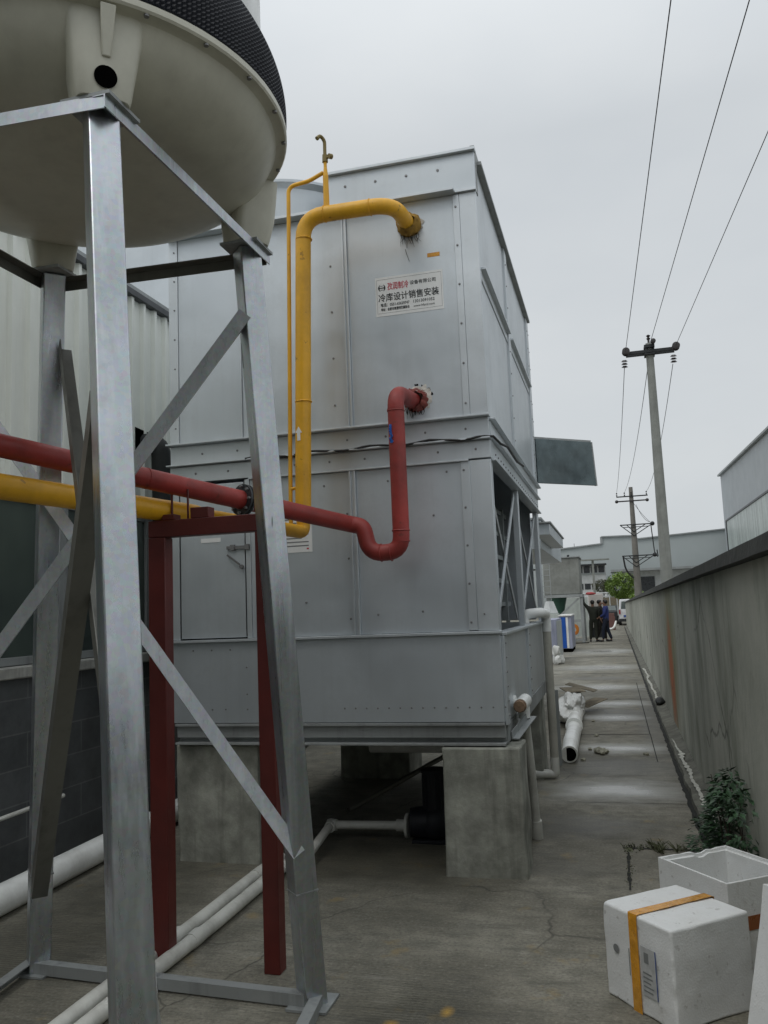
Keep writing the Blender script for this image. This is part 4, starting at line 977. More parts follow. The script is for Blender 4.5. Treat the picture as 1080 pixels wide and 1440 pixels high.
for i in range(14):
    a_ = i*2*PI/14; mb.box(-1.34+0.088*math.cos(a_)-0.004, -1.34+0.088*math.cos(a_)+0.004, 6.08+0.088*math.sin(a_)-0.004, 6.08+0.088*math.sin(a_)+0.004, 0.24, 0.46)
mb.build('cooling_fins', m_pump, pu)
MB().box(-1.5, -1.2, 5.98, 6.2, 0, 0.025).build('base', m_pump, pu, bevel=0.005)
pipe('overflow_pipe', [(-1.93, 6.5, 0.6), (-1.1, 6.5, 0.6)], 0.06, m_pvcw, 'grey plastic pipe running across under the condenser floor near its right plinth')
pipe('header_pipe', [(-2.62, 7.0, 0.58), (-2.5, 6.2, 0.58)], 0.05, m_pvcw, 'short white blue pipe end poking out under the condenser at left')
pipe('slanted_tube', [(-2.1, 6.4, 0.12), (-1.2, 7.6, 0.52)], 0.02, m_galvdk, 'dark slanted tube in the shade under the condenser')
q = MB().prism([(-2.15, 3.52, 0.0), (-2.08, 3.50, 0.0), (-2.205, 3.6, 0.66), (-2.215, 3.605, 0.66)], (0.004, 0.03, 0)).build('foam_offcut', m_white, origin=(-2.1, 3.52, 0), bevel=0.002)
tag(q, 'narrow white foam board offcut leaning up behind the front leg', 'board')

# alley side pipes
dp = thing('drain_downpipe', (-0.655, 6.43, 0), 'white plastic drain tee with rusty cap and long pipe down beside the front plinth', 'pipe')
MB().tube([(-0.650, 5.9, 0.98), (-0.645, 6.1, 0.5), (-0.64, 6.22, 0.04)], 0.030, 16).build('tube', m_pvc, dp)
MB().cyl((-0.64, 6.20, 0.13), (-0.64, 6.225, 0.0), 0.038).build('foot_socket', m_pvc, dp)
MB().cyl((-0.650, 5.70, 0.985), (-0.650, 6.02, 0.985), 0.045, seg=20).cyl((-0.650, 5.9, 0.985), (-0.649, 5.9, 0.88), 0.04).build('tee', m_pvcw, dp)
MB().cyl((-0.650, 5.66, 0.985), (-0.650, 5.70, 0.985), 0.042, seg=20).cyl((-0.650, 5.64, 0.985), (-0.650, 5.66, 0.985), 0.036, 0.042, seg=8).build('rusty_cap', m_rustcap, dp)
MB().cyl((-0.72, 5.86, 0.985), (-0.65, 5.86, 0.985), 0.026).cyl((-0.712, 5.86, 0.985), (-0.695, 5.86, 0.985), 0.05).build('nipple', m_pvcw, dp)
f2 = thing('fill_pipe', (-0.65, 8.3, 0), 'tall plastic pipe with white top elbow hooking over the basin edge further along the alley', 'pipe')
MB().tube([(-0.652, 8.3, 0.07), (-0.652, 8.3, 1.42)], 0.04, 18).build('tube', m_pvcbr, f2)
MB().tube(fillet([(-0.652, 8.3, 1.38), (-0.652, 8.3, 1.55), (-0.655, 7.75, 1.57), (-0.80, 7.7, 1.56), (-0.80, 7.7, 1.44)], 0.06), 0.045, 18).build('top_elbow', m_pvcw, f2)
MB().tube(fillet([(-0.652, 8.3, 0.2), (-0.652, 8.3, 0.045), (-0.9, 8.25, 0.05)], 0.03), 0.042, 18).build('bottom_elbow', m_pvc, f2)
al = MB().angle((-0.63, 8.95, 0), (-0.63, 8.95, 0.76), 0.06, 0.006, (-1, 0, 0), (0, 1, 0)).build('steel_post', m_zinc, origin=(-0.63, 8.95, 0))
tag(al, 'short grey steel angle post beside the end of the thick white pipe', 'post')
br_ = MB().angle((-0.70, 5.55, 0.79), (-0.62, 5.95, 0.88), 0.05, 0.006, (0, 0, 1), (1, 0, 0)).build('loose_bracket', m_zinc, origin=(-0.7, 5.5, 0.79)); tag(br_, 'loose grey steel angle on top of the front right plinth', 'bracket')
# thick white pipe lying along the alley edge with crumpled sheeting over its far end
wp = thing('white_duct_pipe', (-0.56, 9.1, 0), 'thick white plastic pipe lying along the alley edge behind the two downpipes', 'pipe')
MB().tube([(-0.56-0.1*i/12, 9.1+4.4*i/12, 0.09+0.02*math.sin(i)) for i in range(13)], [0.082]*2+[0.088]*3+[0.094]*3+[0.1]*5, 26).build('tube', m_pvcw, wp)
MB().cyl((-0.6, 11.0, 0.105), (-0.603, 11.14, 0.105), 0.106, seg=26).build('coupling', m_pvcw, wp)
MB().cyl((-0.559, 9.085, 0.09), (-0.56, 9.1, 0.09), 0.084, 0.088, seg=26).build('end_rim', m_pvc, wp)
MB().cyl((-0.559, 9.083, 0.09), (-0.559, 9.086, 0.09), 0.068, seg=26).build('end_opening', m_hole, wp, smooth=0)
mb = MB(); mb.ico((0, 0, 0), 1, 5)
for v in mb.bm.verts:
    q = v.co.copy(); k = 1 + 0.3*noise.noise(q*1.7) + 0.16*abs(noise.noise(q*4.5)) - 0.1*abs(noise.noise(q*9))
    v.co = Vector((-0.70 + q.x*0.2*k, 12.6 + q.y*0.95*k, max(0.004, 0.14 + q.z*0.22*k)))
o = mb.build('plastic_sheeting', m_bag, origin=(-0.66, 12.9, 0), smooth=70); tag(o, 'crumpled white sheeting heaped over the far end of the thick white pipe', 'sheeting')
cl_ = ['damp cardboard piece on top of the white sheeting heap, lying flattest', 'damp cardboard piece on the white sheeting heap, tilted towards the wall', 'damp cardboard piece on the white sheeting heap, sticking out to the right']
for k in range(3):
    mb = MB().box(-0.14, 0.14, -0.22, 0.22, 0, 0.01); bmesh.ops.rotate(mb.bm, verts=mb.bm.verts, matrix=Matrix.Rotation((0.3, 1.4, 2.4)[k], 3, 'Z') @ Matrix.Rotation((0.05, 0.25, -0.2)[k], 3, 'X'))
    loc_ = ((-0.68, 12.7, 0.385), (-0.58, 13.3, 0.36), (-0.45, 13.4, 0.12))[k]
    bmesh.ops.translate(mb.bm, verts=mb.bm.verts, vec=loc_); o = mb.build('cardboard_piece', m_card, origin=loc_); tag(o, cl_[k], 'cardboard', 'cardboard pieces on the sheeting heap')
sl_ = ['small stone beside the near end of the thick white pipe', 'small stone on the alley floor beside the sheeting heap', 'small flat stone left of the larger rubble lump', 'small stone on the damp patch before the wide joint']
for k in range(4):
    x, y = (-0.43, -0.4, -0.38, -0.33)[k], (9.25, 12.2, 9.9, 10.9)[k]
    o = MB().ico((x, y, 0.012), 0.028, 2, (1, 1.3, 0.5), 0.25).build('stone', m_rock, origin=(x, y, 0)); tag(o, sl_[k], 'stone', 'small stones in the alley')

# ================================================================== FOAM BOXES
def rot_poly(o, yaw, loc):
    o.rotation_euler = (0, 0, yaw); o.location = loc; WL[o.name] = Vector(loc)
def soften(mb, cuts, amp, sc, dents=()):
    bmesh.ops.subdivide_edges(mb.bm, edges=mb.bm.edges[:], cuts=cuts, use_grid_fill=True)
    mb.bm.normal_update()
    for v in mb.bm.verts:
        v.co += v.normal*(noise.noise(v.co*sc + Vector((5, 1, 2)))*amp)
        for (dc, dr_, dd) in dents:
            q = (v.co-Vector(dc)).length
            if q < dr_: v.co -= v.normal*dd*(1-q/dr_)
# closed box: ground corners a=(-.141,3.866) left, b=(.112,3.60) near, c=(.455,3.86) right
ax, ay, bx, by = -0.141, 3.866, 0.12, 3.56
ux = Vector((bx-ax, by-ay, 0)); L1 = ux.length; yaw = math.atan2(ux.y, ux.x)
L2 = 0.42; H1 = 0.375
bxo = thing('foam_box', (ax, ay, 0), 'closed white polystyrene box with orange tape across its lid, nearest the camera', 'box'); bxo.rotation_euler = (0, 0, yaw)
def LB(mb, name, mat, parent, **k): o = mb.build(name, mat, parent, local=True, **k); return o
mb = MB().box(0, L1, 0, L2, 0, H1); soften(mb, 14, 0.004, 9, [((L1*0.8, 0, 0.33), 0.03, 0.004), ((L1, 0.3, 0.1), 0.05, 0.006), ((L1*0.3, 0.2, H1), 0.06, 0.004), ((L1, 0, 0.12), 0.03, 0.012), ((L1, 0, 0.22), 0.022, 0.008), ((L1, 0, 0.17), 0.018, -0.003), ((L1, 0.1, H1), 0.03, 0.008), ((0, 0, H1), 0.03, 0.008), ((L1, 0, 0.30), 0.02, 0.006)])
LB(mb, 'shell', m_eps, bxo, bevel=0.010, seg=4, smooth=50)
tx0, tx1 = 0.41*L1, 0.41*L1+0.052
mb = MB()
pts = [(-0.0055, 0.0), (-0.0065, H1-0.008), (-0.002, H1+0.0045), (0.008, H1+0.0065), (L2-0.008, H1+0.0065), (L2+0.002, H1+0.0045), (L2+0.0065, H1-0.008), (L2+0.0055, 0.02)]
A = [mb.bm.verts.new((tx0+0.003*math.sin(i*2), p[0], p[1])) for i, p in enumerate(pts)]; B = [mb.bm.verts.new((tx1+0.002*math.sin(i*3), p[0], p[1])) for i, p in enumerate(pts)]
for i in range(len(pts)-1): mb.bm.faces.new([A[i], B[i], B[i+1], A[i+1]])
LB(mb, 'tape', m_tape, bxo, smooth=40)
lab1 = LB(MB().box(tx1+0.012, tx1+0.095, -0.0062, -0.005, 0.085, 0.27), 'shipping_label', M('grey_label_film', (0.45, 0.46, 0.46), 0.4, 0, 0.2, 30), bxo, smooth=0)
mb = MB()
for i in range(5): mb.box(tx1+0.02, tx1+0.02+random.uniform(0.03, 0.06), -0.0072, -0.0062, 0.10+i*0.017, 0.106+i*0.017)
mb.box(tx1+0.03, tx1+0.055, -0.0072, -0.0062, 0.21, 0.25)
LB(mb, 'print_marks', m_grey_ink, lab1, smooth=0)
LB(MB().box(tx1+0.094, tx1+0.097, -0.0075, -0.0062, 0.085, 0.27), 'label_edge', m_blue_ink, lab1, smooth=0)
mb = MB().box(tx0-0.008, tx0-0.005, -0.0066, -0.0054, 0.13, 0.235)
LB(mb, 'stamp_bars', m_grey_ink, bxo, smooth=0)
LB(MB().cyl((0.08, -0.0054, 0.21), (0.08, -0.0066, 0.21), 0.017, seg=20), 'round_stamp', m_grey_ink, bxo, smooth=0)
# open box behind
ax2, ay2 = 0.117, 4.45; bx2, by2 = 0.388, 4.08
u2 = Vector((bx2-ax2, by2-ay2, 0)); L3 = u2.length; yaw2 = math.atan2(u2.y, u2.x); L4 = 0.42; H2 = 0.40
b2 = thing('foam_box', (ax2, ay2, 0), 'open white polystyrene box without a lid, standing behind the taped one', 'box'); b2.rotation_euler = (0, 0, yaw2)
mb = MB(); tk = 0.03
mb.box(0, L3, 0, L4, 0, 0.03)
outer = [(0, 0), (L3, 0), (L3, L4), (0, L4)]
bm = mb.bm
def loop(i_, z): return [bm.verts.new((min(max(x, i_), L3-i_) if i_ else x, min(max(y, i_), L4-i_) if i_ else y, z)) for x, y in outer]
l0, l1, l2, l3, l4, l5 = loop(0, 0.031), loop(0, H2), loop(0.012, H2), loop(0.012, H2-0.014), loop(tk, H2-0.014), loop(tk+0.012, 0.032)
for P_, Q_ in ((l0, l1), (l1, l2), (l2, l3), (l3, l4), (l4, l5)):
    for i in range(4): bm.faces.new([P_[i], P_[(i+1) % 4], Q_[(i+1) % 4], Q_[i]])
bm.faces.new(l5)
bmesh.ops.subdivide_edges(bm, edges=bm.edges[:], cuts=12, use_grid_fill=True)
for v in bm.verts:
    if v.co.z > H2-0.03 and v.co.x < 0.05:
        v.co.z -= max(0, noise.noise(v.co*60)-0.15)*0.012
        if abs(v.co.y-0.24) < 0.02: v.co.z -= 0.012
LB(mb, 'shell', m_eps, b2, bevel=0.004, smooth=50)
LB(MB().box(L3+0.001, L3+0.003, 0.02, 0.20, 0.19, 0.25), 'tape', M('brown_tape', (0.3, 0.1, 0.03), 0.3), b2)
# upright lid at the right edge
ld = MB().prism([(0.325, 3.40, 0.0), (0.36, 3.40, 0.0), (0.495, 3.52, 0.58), (0.462, 3.52, 0.58)], (0.135, -0.25, 0.0))
bmesh.ops.subdivide_edges(ld.bm, edges=ld.bm.edges[:], cuts=8, use_grid_fill=True)
for v in ld.bm.verts: v.co += Vector((noise.noise(v.co*9)*0.006, 0, 0))
o = ld.build('polystyrene_slab', m_eps, origin=(0.4, 3.4, 0), bevel=0.006, seg=3, smooth=50); tag(o, 'white polystyrene slab standing upright at the right edge in front of the boxes', 'slab')

# ================================================================== PLANTS
def leafy(name, centre, ext, nleaf, size, mat, seed, stems=None, stem_r=0.006, label='', cat='plant', group=None, density=None, droop=0.3, trunk=None, flat=False):
    rnd = random.Random(seed); root = thing(name, (centre[0], centre[1], 0 if trunk is None else trunk), label, cat, group)
    mb = MB(); bm = mb.bm
    for i in range(nleaf):
        while True:
            p = Vector((rnd.uniform(-1, 1), rnd.uniform(-1, 1), rnd.uniform(-1, 1)))
            if p.length < 1 and p.length > rnd.random()*0.75:
                if noise.noise(p*2.3 + Vector((seed, 0, 0))) > -0.12: break
        q = Vector((centre[0]+p.x*ext[0], centre[1]+p.y*ext[1], centre[2]+p.z*ext[2]))
        d = Vector((p.x + rnd.uniform(-.6, .6), p.y + rnd.uniform(-.6, .6), rnd.uniform(-.7, .5) if not flat else rnd.uniform(-.35, .25))).normalized()
        if flat and noise.noise(q*5) < -0.05: continue
        s = d.cross(Vector((rnd.uniform(-.3, .3), rnd.uniform(-.3, .3), 1))).normalized(); u0 = 0; k = size*rnd.uniform(0.5, 1.2); u_ = s.cross(d)
        v = [bm.verts.new(x) for x in (q, q+d*k*0.45+s*k*0.24+u_*k*0.05, q+d*k - u_*k*0.15, q+d*k*0.45-s*k*0.24+u_*k*0.05)]
        bm.faces.new([v[0], v[1], v[2]]); bm.faces.new([v[0], v[2], v[3]])
    mb.build('foliage', mat, root, smooth=0, weld=False)
    ms = MB()
    for st_ in (stems or []): ms.tube([Vector(x) for x in st_], [stem_r*(1 - 0.6*i/(len(st_)-1)) for i in range(len(st_))], 6)
    if stems: ms.build('stems', m_bark, root)
    return root
rnd = random.Random(3)
stems = []
for i in range(9):
    bx_, by_ = 0.57+rnd.uniform(-.03, .03), 5.2+rnd.uniform(-0.4, 0.5); hx, hy, hz = rnd.uniform(-.1, .02), rnd.uniform(-.2, .2), rnd.uniform(.3, .6)
    stems.append([(bx_, by_, 0), (bx_+hx*0.3, by_+hy*0.3, hz*0.45), (bx_+hx*0.6, by_+hy*0.7, hz*0.75), (bx_+hx, by_+hy, hz)])
sh = leafy('wall_shrub', (0.59, 5.35, 0.27), (0.15, 0.8, 0.37), 4200, 0.062, m_leaf2, 5, stems, 0.006, 'dark green leafy shrub growing at the foot of the alley wall behind the boxes', 'shrub', flat=True)
sh2 = leafy('creeping_plant', (0.52, 5.75, 0.08), (0.17, 0.7, 0.17), 1900, 0.05, m_leaf2, 8, None, 0.006, 'low creeping green plant spreading over the kerb strip beside the shrub', 'plant', flat=True)
mb = MB()
for i in range(240):
    if i < 150: x, y = rnd.uniform(-0.06, 0.36), 6.05+rnd.gauss(0, 0.05)
    else: x, y = -0.025+rnd.gauss(0, 0.012), rnd.uniform(5.25, 6.0)
    if noise.noise(Vector((x*14, y*6, 1))) < -0.12: continue
    h = rnd.uniform(0.006, 0.04) * (1.5 if 0.12 < x < 0.3 else 0.6)
    if y < 5.95: h *= 0.3
    for k in range(3):
        a_ = rnd.uniform(0, 6.3); dx, dy = math.cos(a_)*h*0.8, math.sin(a_)*h*0.8; w_ = 0.004
        v = [mb.bm.verts.new(p) for p in ((x-w_, y, 0), (x+w_, y, 0), (x+dx+w_*.5, y+dy, h*0.8), (x+dx*1.4, y+dy*1.4, h))]; mb.bm.faces.new(v)
o = mb.build('weeds', m_leaf3, smooth=0, weld=False); tag(o, 'low dry green weeds growing in the slab joint behind the boxes', 'weeds', kind='stuff')
q = wobbly_strip(-0.06, 0.45, 6.05, 0.03); o = q.build('weed_crack', m_joint, smooth=0); tag(o, 'soil filled crack', kind='structure')
mb = MB(); A = []; B = []
for i in range(30):
    y = 5.2+i*0.03; x = -0.028+0.01*noise.noise(Vector((y*5, 0, 0))); k = 0.004+0.016*abs(noise.noise(Vector((y*9, 2, 0))))
    A.append(mb.bm.verts.new((x-k, y, 0.004))); B.append(mb.bm.verts.new((x+k, y, 0.004)))
for i in range(29): mb.bm.faces.new([A[i], B[i], B[i+1], A[i+1]])
o = mb.build('slab_crack', m_joint, smooth=0); tag(o, 'soil filled crack running towards the boxes', kind='structure')

# ================================================================== MID DISTANCE
c2 = thing('second_condenser', (-2.2, 13.5, 0), 'second grey sheet metal condenser further down the alley with an overhanging hood', 'condenser')
MB().box(-3.4, -2.05, 11.6, 15.8, 0.0, 2.37).build('body', m_tank, c2, bevel=0.01)
MB().box(-3.5, -0.9, 11.5, 15.85, 2.38, 2.78).build('fascia', m_sheet3, c2, bevel=0.01)
MB().box(-3.55, -0.88, 11.45, 15.9, 2.782, 2.81).build('roof_sheet', m_zinc, c2)
MB().box(-0.898, -0.72, 10.6, 13.4, 2.50, 2.64).build('hood', m_sheet2, c2, bevel=0.006)
MB().box(-0.88, -0.7, 10.55, 13.45, 2.641, 2.66).build('hood_lip', m_zinc, c2)
for y in (11.7, 15.6): MB().box(-1.95, -1.88, y, y+0.07, 0, 2.37).build('post', m_zinc, c2)
for i in range(12): MB().bar((-1.6+0.0, 11.6, 2.2-i*0.02), (-1.6, 15.7, 2.2-i*0.02), 0.5, 0.01, up=Vector((-0.3, 0, 1))).build('soffit_slat', m_inner, c2) if i == 0 else None
tk_ = thing('raised_water_tank', (-1.9, 35.5, 0), 'grey sheet metal tank raised on a braced steel frame', 'tank')
MB().box(-2.75, -1.30, 35, 37.2, 1.98, 3.46).build('body', m_tank, tk_, bevel=0.03)
MB().box(-2.80, -1.26, 34.95, 37.25, 3.46, 3.5).build('lid', m_zinc, tk_)
MB().box(-2.78, -1.25, 34.93, 37.25, 1.86, 1.975).build('bearer', m_zinc, tk_)
for (x, y) in ((-1.36, 35.0), (-2.68, 35.0), (-1.36, 37.1), (-2.68, 37.1)): MB().box(x, x+0.12, y, y+0.1, 0, 1.858).build('leg', m_zinc, tk_)
MB().bar((-2.45, 35.02, 0.9), (-1.4, 35.02, 1.8), 0.03, 0.07).build('diagonal_brace', m_zinc, tk_)
MB().box(-2.55, -1.37, 35.0, 35.08, 0.86, 0.96).build('rail', m_zinc, tk_); MB().box(-2.55, -1.37, 35.0, 35.08, 0.1, 0.17).build('rail', m_zinc, tk_)
MB().cyl((-1.75, 35.8, 3.5), (-1.75, 35.8, 3.62), 0.05).build('vent_cap', m_iron, tk_)
ld_ = thing('cat_ladder', (-2.65, 33.5, 0), 'grey steel ladder standing left of the raised tank', 'ladder')
for x in (-2.72, -2.40): MB().box(x, x+0.03, 33.5, 33.53, 1.7, 3.3).build('stile', m_zinc, ld_)
for i in range(7): MB().box(-2.69, -2.40, 33.505, 33.525, 1.85+i*0.22, 1.875+i*0.22).build('rung', m_zinc, ld_)
MB().tube([(-2.7, 33.5, 3.3), (-2.7, 33.3, 3.6), (-2.55, 33.15, 3.7), (-2.4, 33.3, 3.6), (-2.39, 33.5, 3.3)], 0.015, 6).build('hoop', m_zinc, ld_)
o = MB().revolve([(0.14, 1.72), (0.15, 1.70), (0.3, 1.28), (0.28, 1.26), (0.001, 1.26)], (-2.42, 33.0), 4).build('white_hopper', m_far2, origin=(-2.42, 33, 1.2), smooth=0); tag(o, 'small white tapered hopper under the ladder beside the blue cabinet', 'hopper')
MB().box(-2.75, -2.1, 32.7, 33.4, 0, 1.25).build('equipment_box', m_pale, origin=(-2.4, 33, 0), bevel=0.02); tag(bpy.data.objects['equipment_box'], 'pale grey equipment box under the white hopper', 'box')
o = MB().revolve([(0.001, 2.0), (0.35, 1.98), (0.37, 1.9), (0.2, 1.15), (0.001, 1.1)], (-2.3, 36.3), 24).build('green_hopper_tank', m_teal, origin=(-2.3, 36.3, 1.1)); tag(o, 'green conical tank hanging below the raised grey tank', 'tank')
cb = thing('blue_cabinet', (-1.65, 29.8, 0), 'tall bright blue and silver cabinet standing beside the alley', 'cabinet')
MB().box(-1.86, -1.45, 29.0, 31.2, 0.12, 1.2).build('body', m_lav, cb, bevel=0.01)
MB().box(-1.82, -1.64, 28.975, 29.0, 0.14, 1.16).build('blue_door', m_blue, cb)
MB().box(-1.63, -1.56, 28.98, 29.0, 0.14, 1.16).build('silver_strip', m_pvcw, cb)
MB().box(-1.84, -1.47, 29.05, 31.15, 0.0, 0.118).build('plinth', m_hole, cb)
MB().box(-1.88, -1.43, 28.95, 31.25, 1.202, 1.24).build('top', m_pvcw, cb)
cb2 = thing('narrow_cabinet', (-1.7, 24, 0), 'narrow lavender grey cabinet wrapped in crumpled plastic, in front of the blue one', 'cabinet')
MB().box(-1.95, -1.60, 23.7, 26.0, 0.06, 1.2).build('body', m_lav, cb2, bevel=0.01)
MB().box(-1.599, -1.585, 23.75, 25.95, 0.1, 1.15).build('side_panel', m_sheet, cb2)
mb = MB()
for i in range(14): mb.ico((-1.58+rnd.uniform(-.06, .07), 23.5+rnd.uniform(-.2, .4), rnd.uniform(0.0, 0.4)), rnd.uniform(0.05, 0.11), 2, (1, 1, 1.5), 0.25)
mb.build('plastic_wrap', m_bag, cb2)
o = thing('hose_coil', (-1.6, 35.15, 0.56), 'orange hose coil hanging on the tank frame', 'hose')
for rr_ in (0.19, 0.15, 0.11):
    MB().tube([(-1.62+rr_*0.7*math.cos(a_*PI/10), 34.93+0.01*rr_, 0.56+rr_*math.sin(a_*PI/10)) for a_ in range(21)], 0.03, 8, False).build('loop', m_orange, o)
MB().box(-2.6, -1.2, 39.5, 39.6, 0.1, 1.85).build('pale_screen', m_pale, origin=(-1.9, 39.5, 0)); tag(bpy.data.objects['pale_screen'], 'pale green white sheet screen behind the tank frame', 'screen')
MB().box(-1.18, -0.52, 40.2, 40.9, 0.45, 2.0).build('white_container', m_pinkw, origin=(-0.9, 40.5, 0), bevel=0.04); tag(bpy.data.objects['white_container'], 'dusty white container behind the three men', 'container')
o = MB().box(-1.15, -0.6, 40.25, 40.8, 0.0, 0.44).build('container_dolly', m_iron, origin=(-0.9, 40.5, 0)); tag(o, 'dark wheeled base under the dusty white container', 'base')
o = MB().ico((-1.05, 39.8, 2.02), 0.14, 2, (1.7, 1, 0.5), 0.15).build('red_cloth', m_redc, origin=(-1.05, 39.8, 1.95)); tag(o, 'red cloth lying on top of the dusty white container', 'cloth')
o = MB().box(-1.75, -1.1, 34.9, 35.05, 0.0, 0.03).build('timber_piece', m_hole, origin=(-1.4, 35, 0)); tag(o, 'dark timber piece on the ground at the foot of the tank frame', 'timber')

# ---- people
def skinned(name, verts, edges, mat, parent, sub=1, root=0):
    me = bpy.data.meshes.new('tmp'); me.from_pydata([v[0] for v in verts], edges, []); o = bpy.data.objects.new('tmp', me); C.objects.link(o)
    md = o.modifiers.new('s', 'SKIN'); md.use_smooth_shade = True
    for i, v in enumerate(verts):
        sv = me.skin_vertices[0].data[i]; r = v[1]; sv.radius = (r, r) if isinstance(r, float) else r; sv.use_root = (i == root)
    ss = o.modifiers.new('u', 'SUBSURF'); ss.levels = sub; ss.render_levels = sub
    bpy.context.view_layer.update(); dg = bpy.context.evaluated_depsgraph_get()
    m2 = bpy.data.meshes.new_from_object(o.evaluated_get(dg)); bpy.data.objects.remove(o); bpy.data.meshes.remove(me)
    m2.name = name; m2.materials.clear(); m2.materials.append(mat); m2.shade_smooth()
    r_ = bpy.data.objects.new(name, m2); C.objects.link(r_); r_.parent = parent; WL[r_.name] = Vector((0, 0, 0))
    return r_
def person(loc, rz, label, arms, feet, shirt, trousers, turn=0.0, sc=1.0):
    """local frame: faces -Y; arms = ((elbow, hand) left (+x), right (-x)); feet = left/right foot positions"""
    root = thing('person', loc, label, 'person', 'men standing in the alley'); root.rotation_euler = (0, 0, rz); root.scale = (sc, sc, sc)
    pel, sp1, che, nk, hb, ht = (0, 0, 0.93), (0, 0.01, 1.12), (0, 0.015, 1.32), (0, 0.0, 1.44), (0, -0.02, 1.53), (0, -0.01, 1.62)
    J = dict(hl=(0.09, 0, 0.88), hr=(-0.09, 0, 0.88), sl=(0.18, 0.01, 1.37), sr_=(-0.18, 0.01, 1.37))
    knee = {}
    for s_, k in ((1, 'l'), (-1, 'r')):
        f = feet[0 if s_ > 0 else 1]; knee[k] = ((J['h'+k][0]+f[0])/2, (f[1])/2-0.04, 0.48)
    V_ = []; E_ = []
    def a(p, r, par=None):
        V_.append((p, r)); i = len(V_)-1
        if par is not None: E_.append((par, i))
        return i
    i0 = a(pel, (0.11, 0.08)); i1 = a(sp1, (0.11, 0.08), i0); i2 = a(che, (0.11, 0.075), i1); i3 = a(nk, 0.048, i2); i4 = a(hb, (0.07, 0.085), i3); i5 = a(ht, (0.07, 0.085), i4); a((0, -0.01, 1.68), 0.05, i5)
    a((0, -0.12, 1.57), 0.012, i4)
    hands = {}
    for s_, k, sh in ((1, 'l', J['sl']), (-1, 'r', J['sr_'])):
        el, ha = arms[0 if s_ > 0 else 1]
        j = a(sh, 0.045, i2); j2 = a(el, 0.038, j); j3 = a(ha, 0.027, j2)
        d_ = (Vector(ha)-Vector(el)).normalized(); pp = Vector(ha)+d_*0.07; j4 = a(tuple(pp), (0.035, 0.018), j3)
        s2 = d_.cross(Vector((0, 1, 0.2))).normalized(); b2_ = d_.cross(s2)
        for n_, (o_, l_) in enumerate(((-0.03, 0.065), (-0.01, 0.075), (0.01, 0.07), (0.03, 0.055))):
            q1 = pp + s2*o_ + d_*l_*0.5; q2 = pp + s2*o_*1.05 + d_*l_*0.9 + b2_*0.02
            jj = a(tuple(q1), 0.009, j4); a(tuple(q2), 0.007, jj)
        a(tuple(Vector(ha)+d_*0.06+s2*-0.05), 0.01, j3)
        f = feet[0 if s_ > 0 else 1]
        h = a(J['h'+k], 0.075, i0); kn = a(knee[k], 0.05, h); an = a((f[0], f[1]+0.03, 0.09), 0.034, kn); a((f[0], f[1]-0.08, 0.045), 0.02, an)
    skinned('body', V_, E_, m_skin, root, 1)
    # shirt
    V_, E_ = [], []
    ib = a((0, 0, 0.80), (0.18, 0.135)); i0 = a((0, 0, 0.93), (0.185, 0.135), ib); i1 = a(sp1, (0.175, 0.13), i0); i2 = a(che, (0.19, 0.135), i1); a((0, 0.01, 1.45), (0.1, 0.085), i2)
    for s_, sh in ((1, J['sl']), (-1, J['sr_'])):
        el, ha = arms[0 if s_ > 0 else 1]; j = a(sh, 0.088, i2); j2 = a(el, 0.062, j); m_ = Vector(el).lerp(Vector(ha), 0.35 if shirt[1] else 0.9); a(tuple(m_), 0.05 if shirt[1] else 0.038, j2)
    skinned('shirt', V_, E_, shirt[0], root, 1)
    V_, E_ = [], []
    ib = a((0, 0, 1.06), (0.145, 0.105)); i0 = a((0, 0, 0.93), (0.15, 0.11), ib)
    for s_, k in ((1, 'l'), (-1, 'r')):
        f = feet[0 if s_ > 0 else 1]; h = a(J['h'+k], 0.11, i0); kn = a(knee[k], 0.083, h); a((f[0], f[1]+0.03, 0.09), 0.058, kn)
    skinned('trousers', V_, E_, trousers, root, 1)
    for s_ in (0, 1):
        f = feet[s_]; skinned('shoe', [((f[0], f[1]+0.05, 0.045), 0.045), ((f[0], f[1]-0.07, 0.04), 0.042), ((f[0], f[1]-0.17, 0.03), 0.03)], [(0, 1), (1, 2)], m_shoe, root, 1)
    mb = MB(); mb.ico((0, 0.012, 1.625), 0.1, 3, (0.88, 1.05, 0.95))
    for v in mb.bm.verts:
        if v.co.z < 1.6 and v.co.y < 0.0: v.co.z = 1.6 + (v.co.z-1.6)*0.2
        if v.co.y < -0.03 and v.co.z < 1.64: v.co.y = -0.03
    mb.build('hair', m_hair, root, local=True, smooth=60)
    return root
# the man pointing is seen from behind, left arm up
person((-0.90, 36.0, 0), PI, 'man in dark work clothes raising one arm to point up at the tank', (((0.34, -0.08, 1.58), (0.42, -0.18, 1.84)), ((-0.25, 0.02, 1.12), (-0.22, -0.16, 0.92))), ((0.16, 0.0), (-0.08, 0.05)), (m_cdark, False), m_cdark)
person((-0.62, 36.25, 0), R(75), 'man in charcoal clothes standing half hidden between the pointing man and the man in blue', (((0.24, -0.02, 1.1), (0.2, -0.2, 0.93)), ((-0.25, 0.0, 1.1), (-0.24, -0.1, 0.86))), ((0.1, -0.18), (-0.1, 0.16)), (m_cdark2, True), m_cdark2)
person((-0.40, 35.9, 0), R(-100), 'man in a blue shirt and navy trousers on the right of the group', (((0.25, 0.0, 1.12), (0.18, -0.22, 1.0)), ((-0.26, 0.02, 1.1), (-0.2, -0.16, 0.95))), ((0.1, -0.16), (-0.1, 0.14)), (m_cblue, False), m_cnavy)

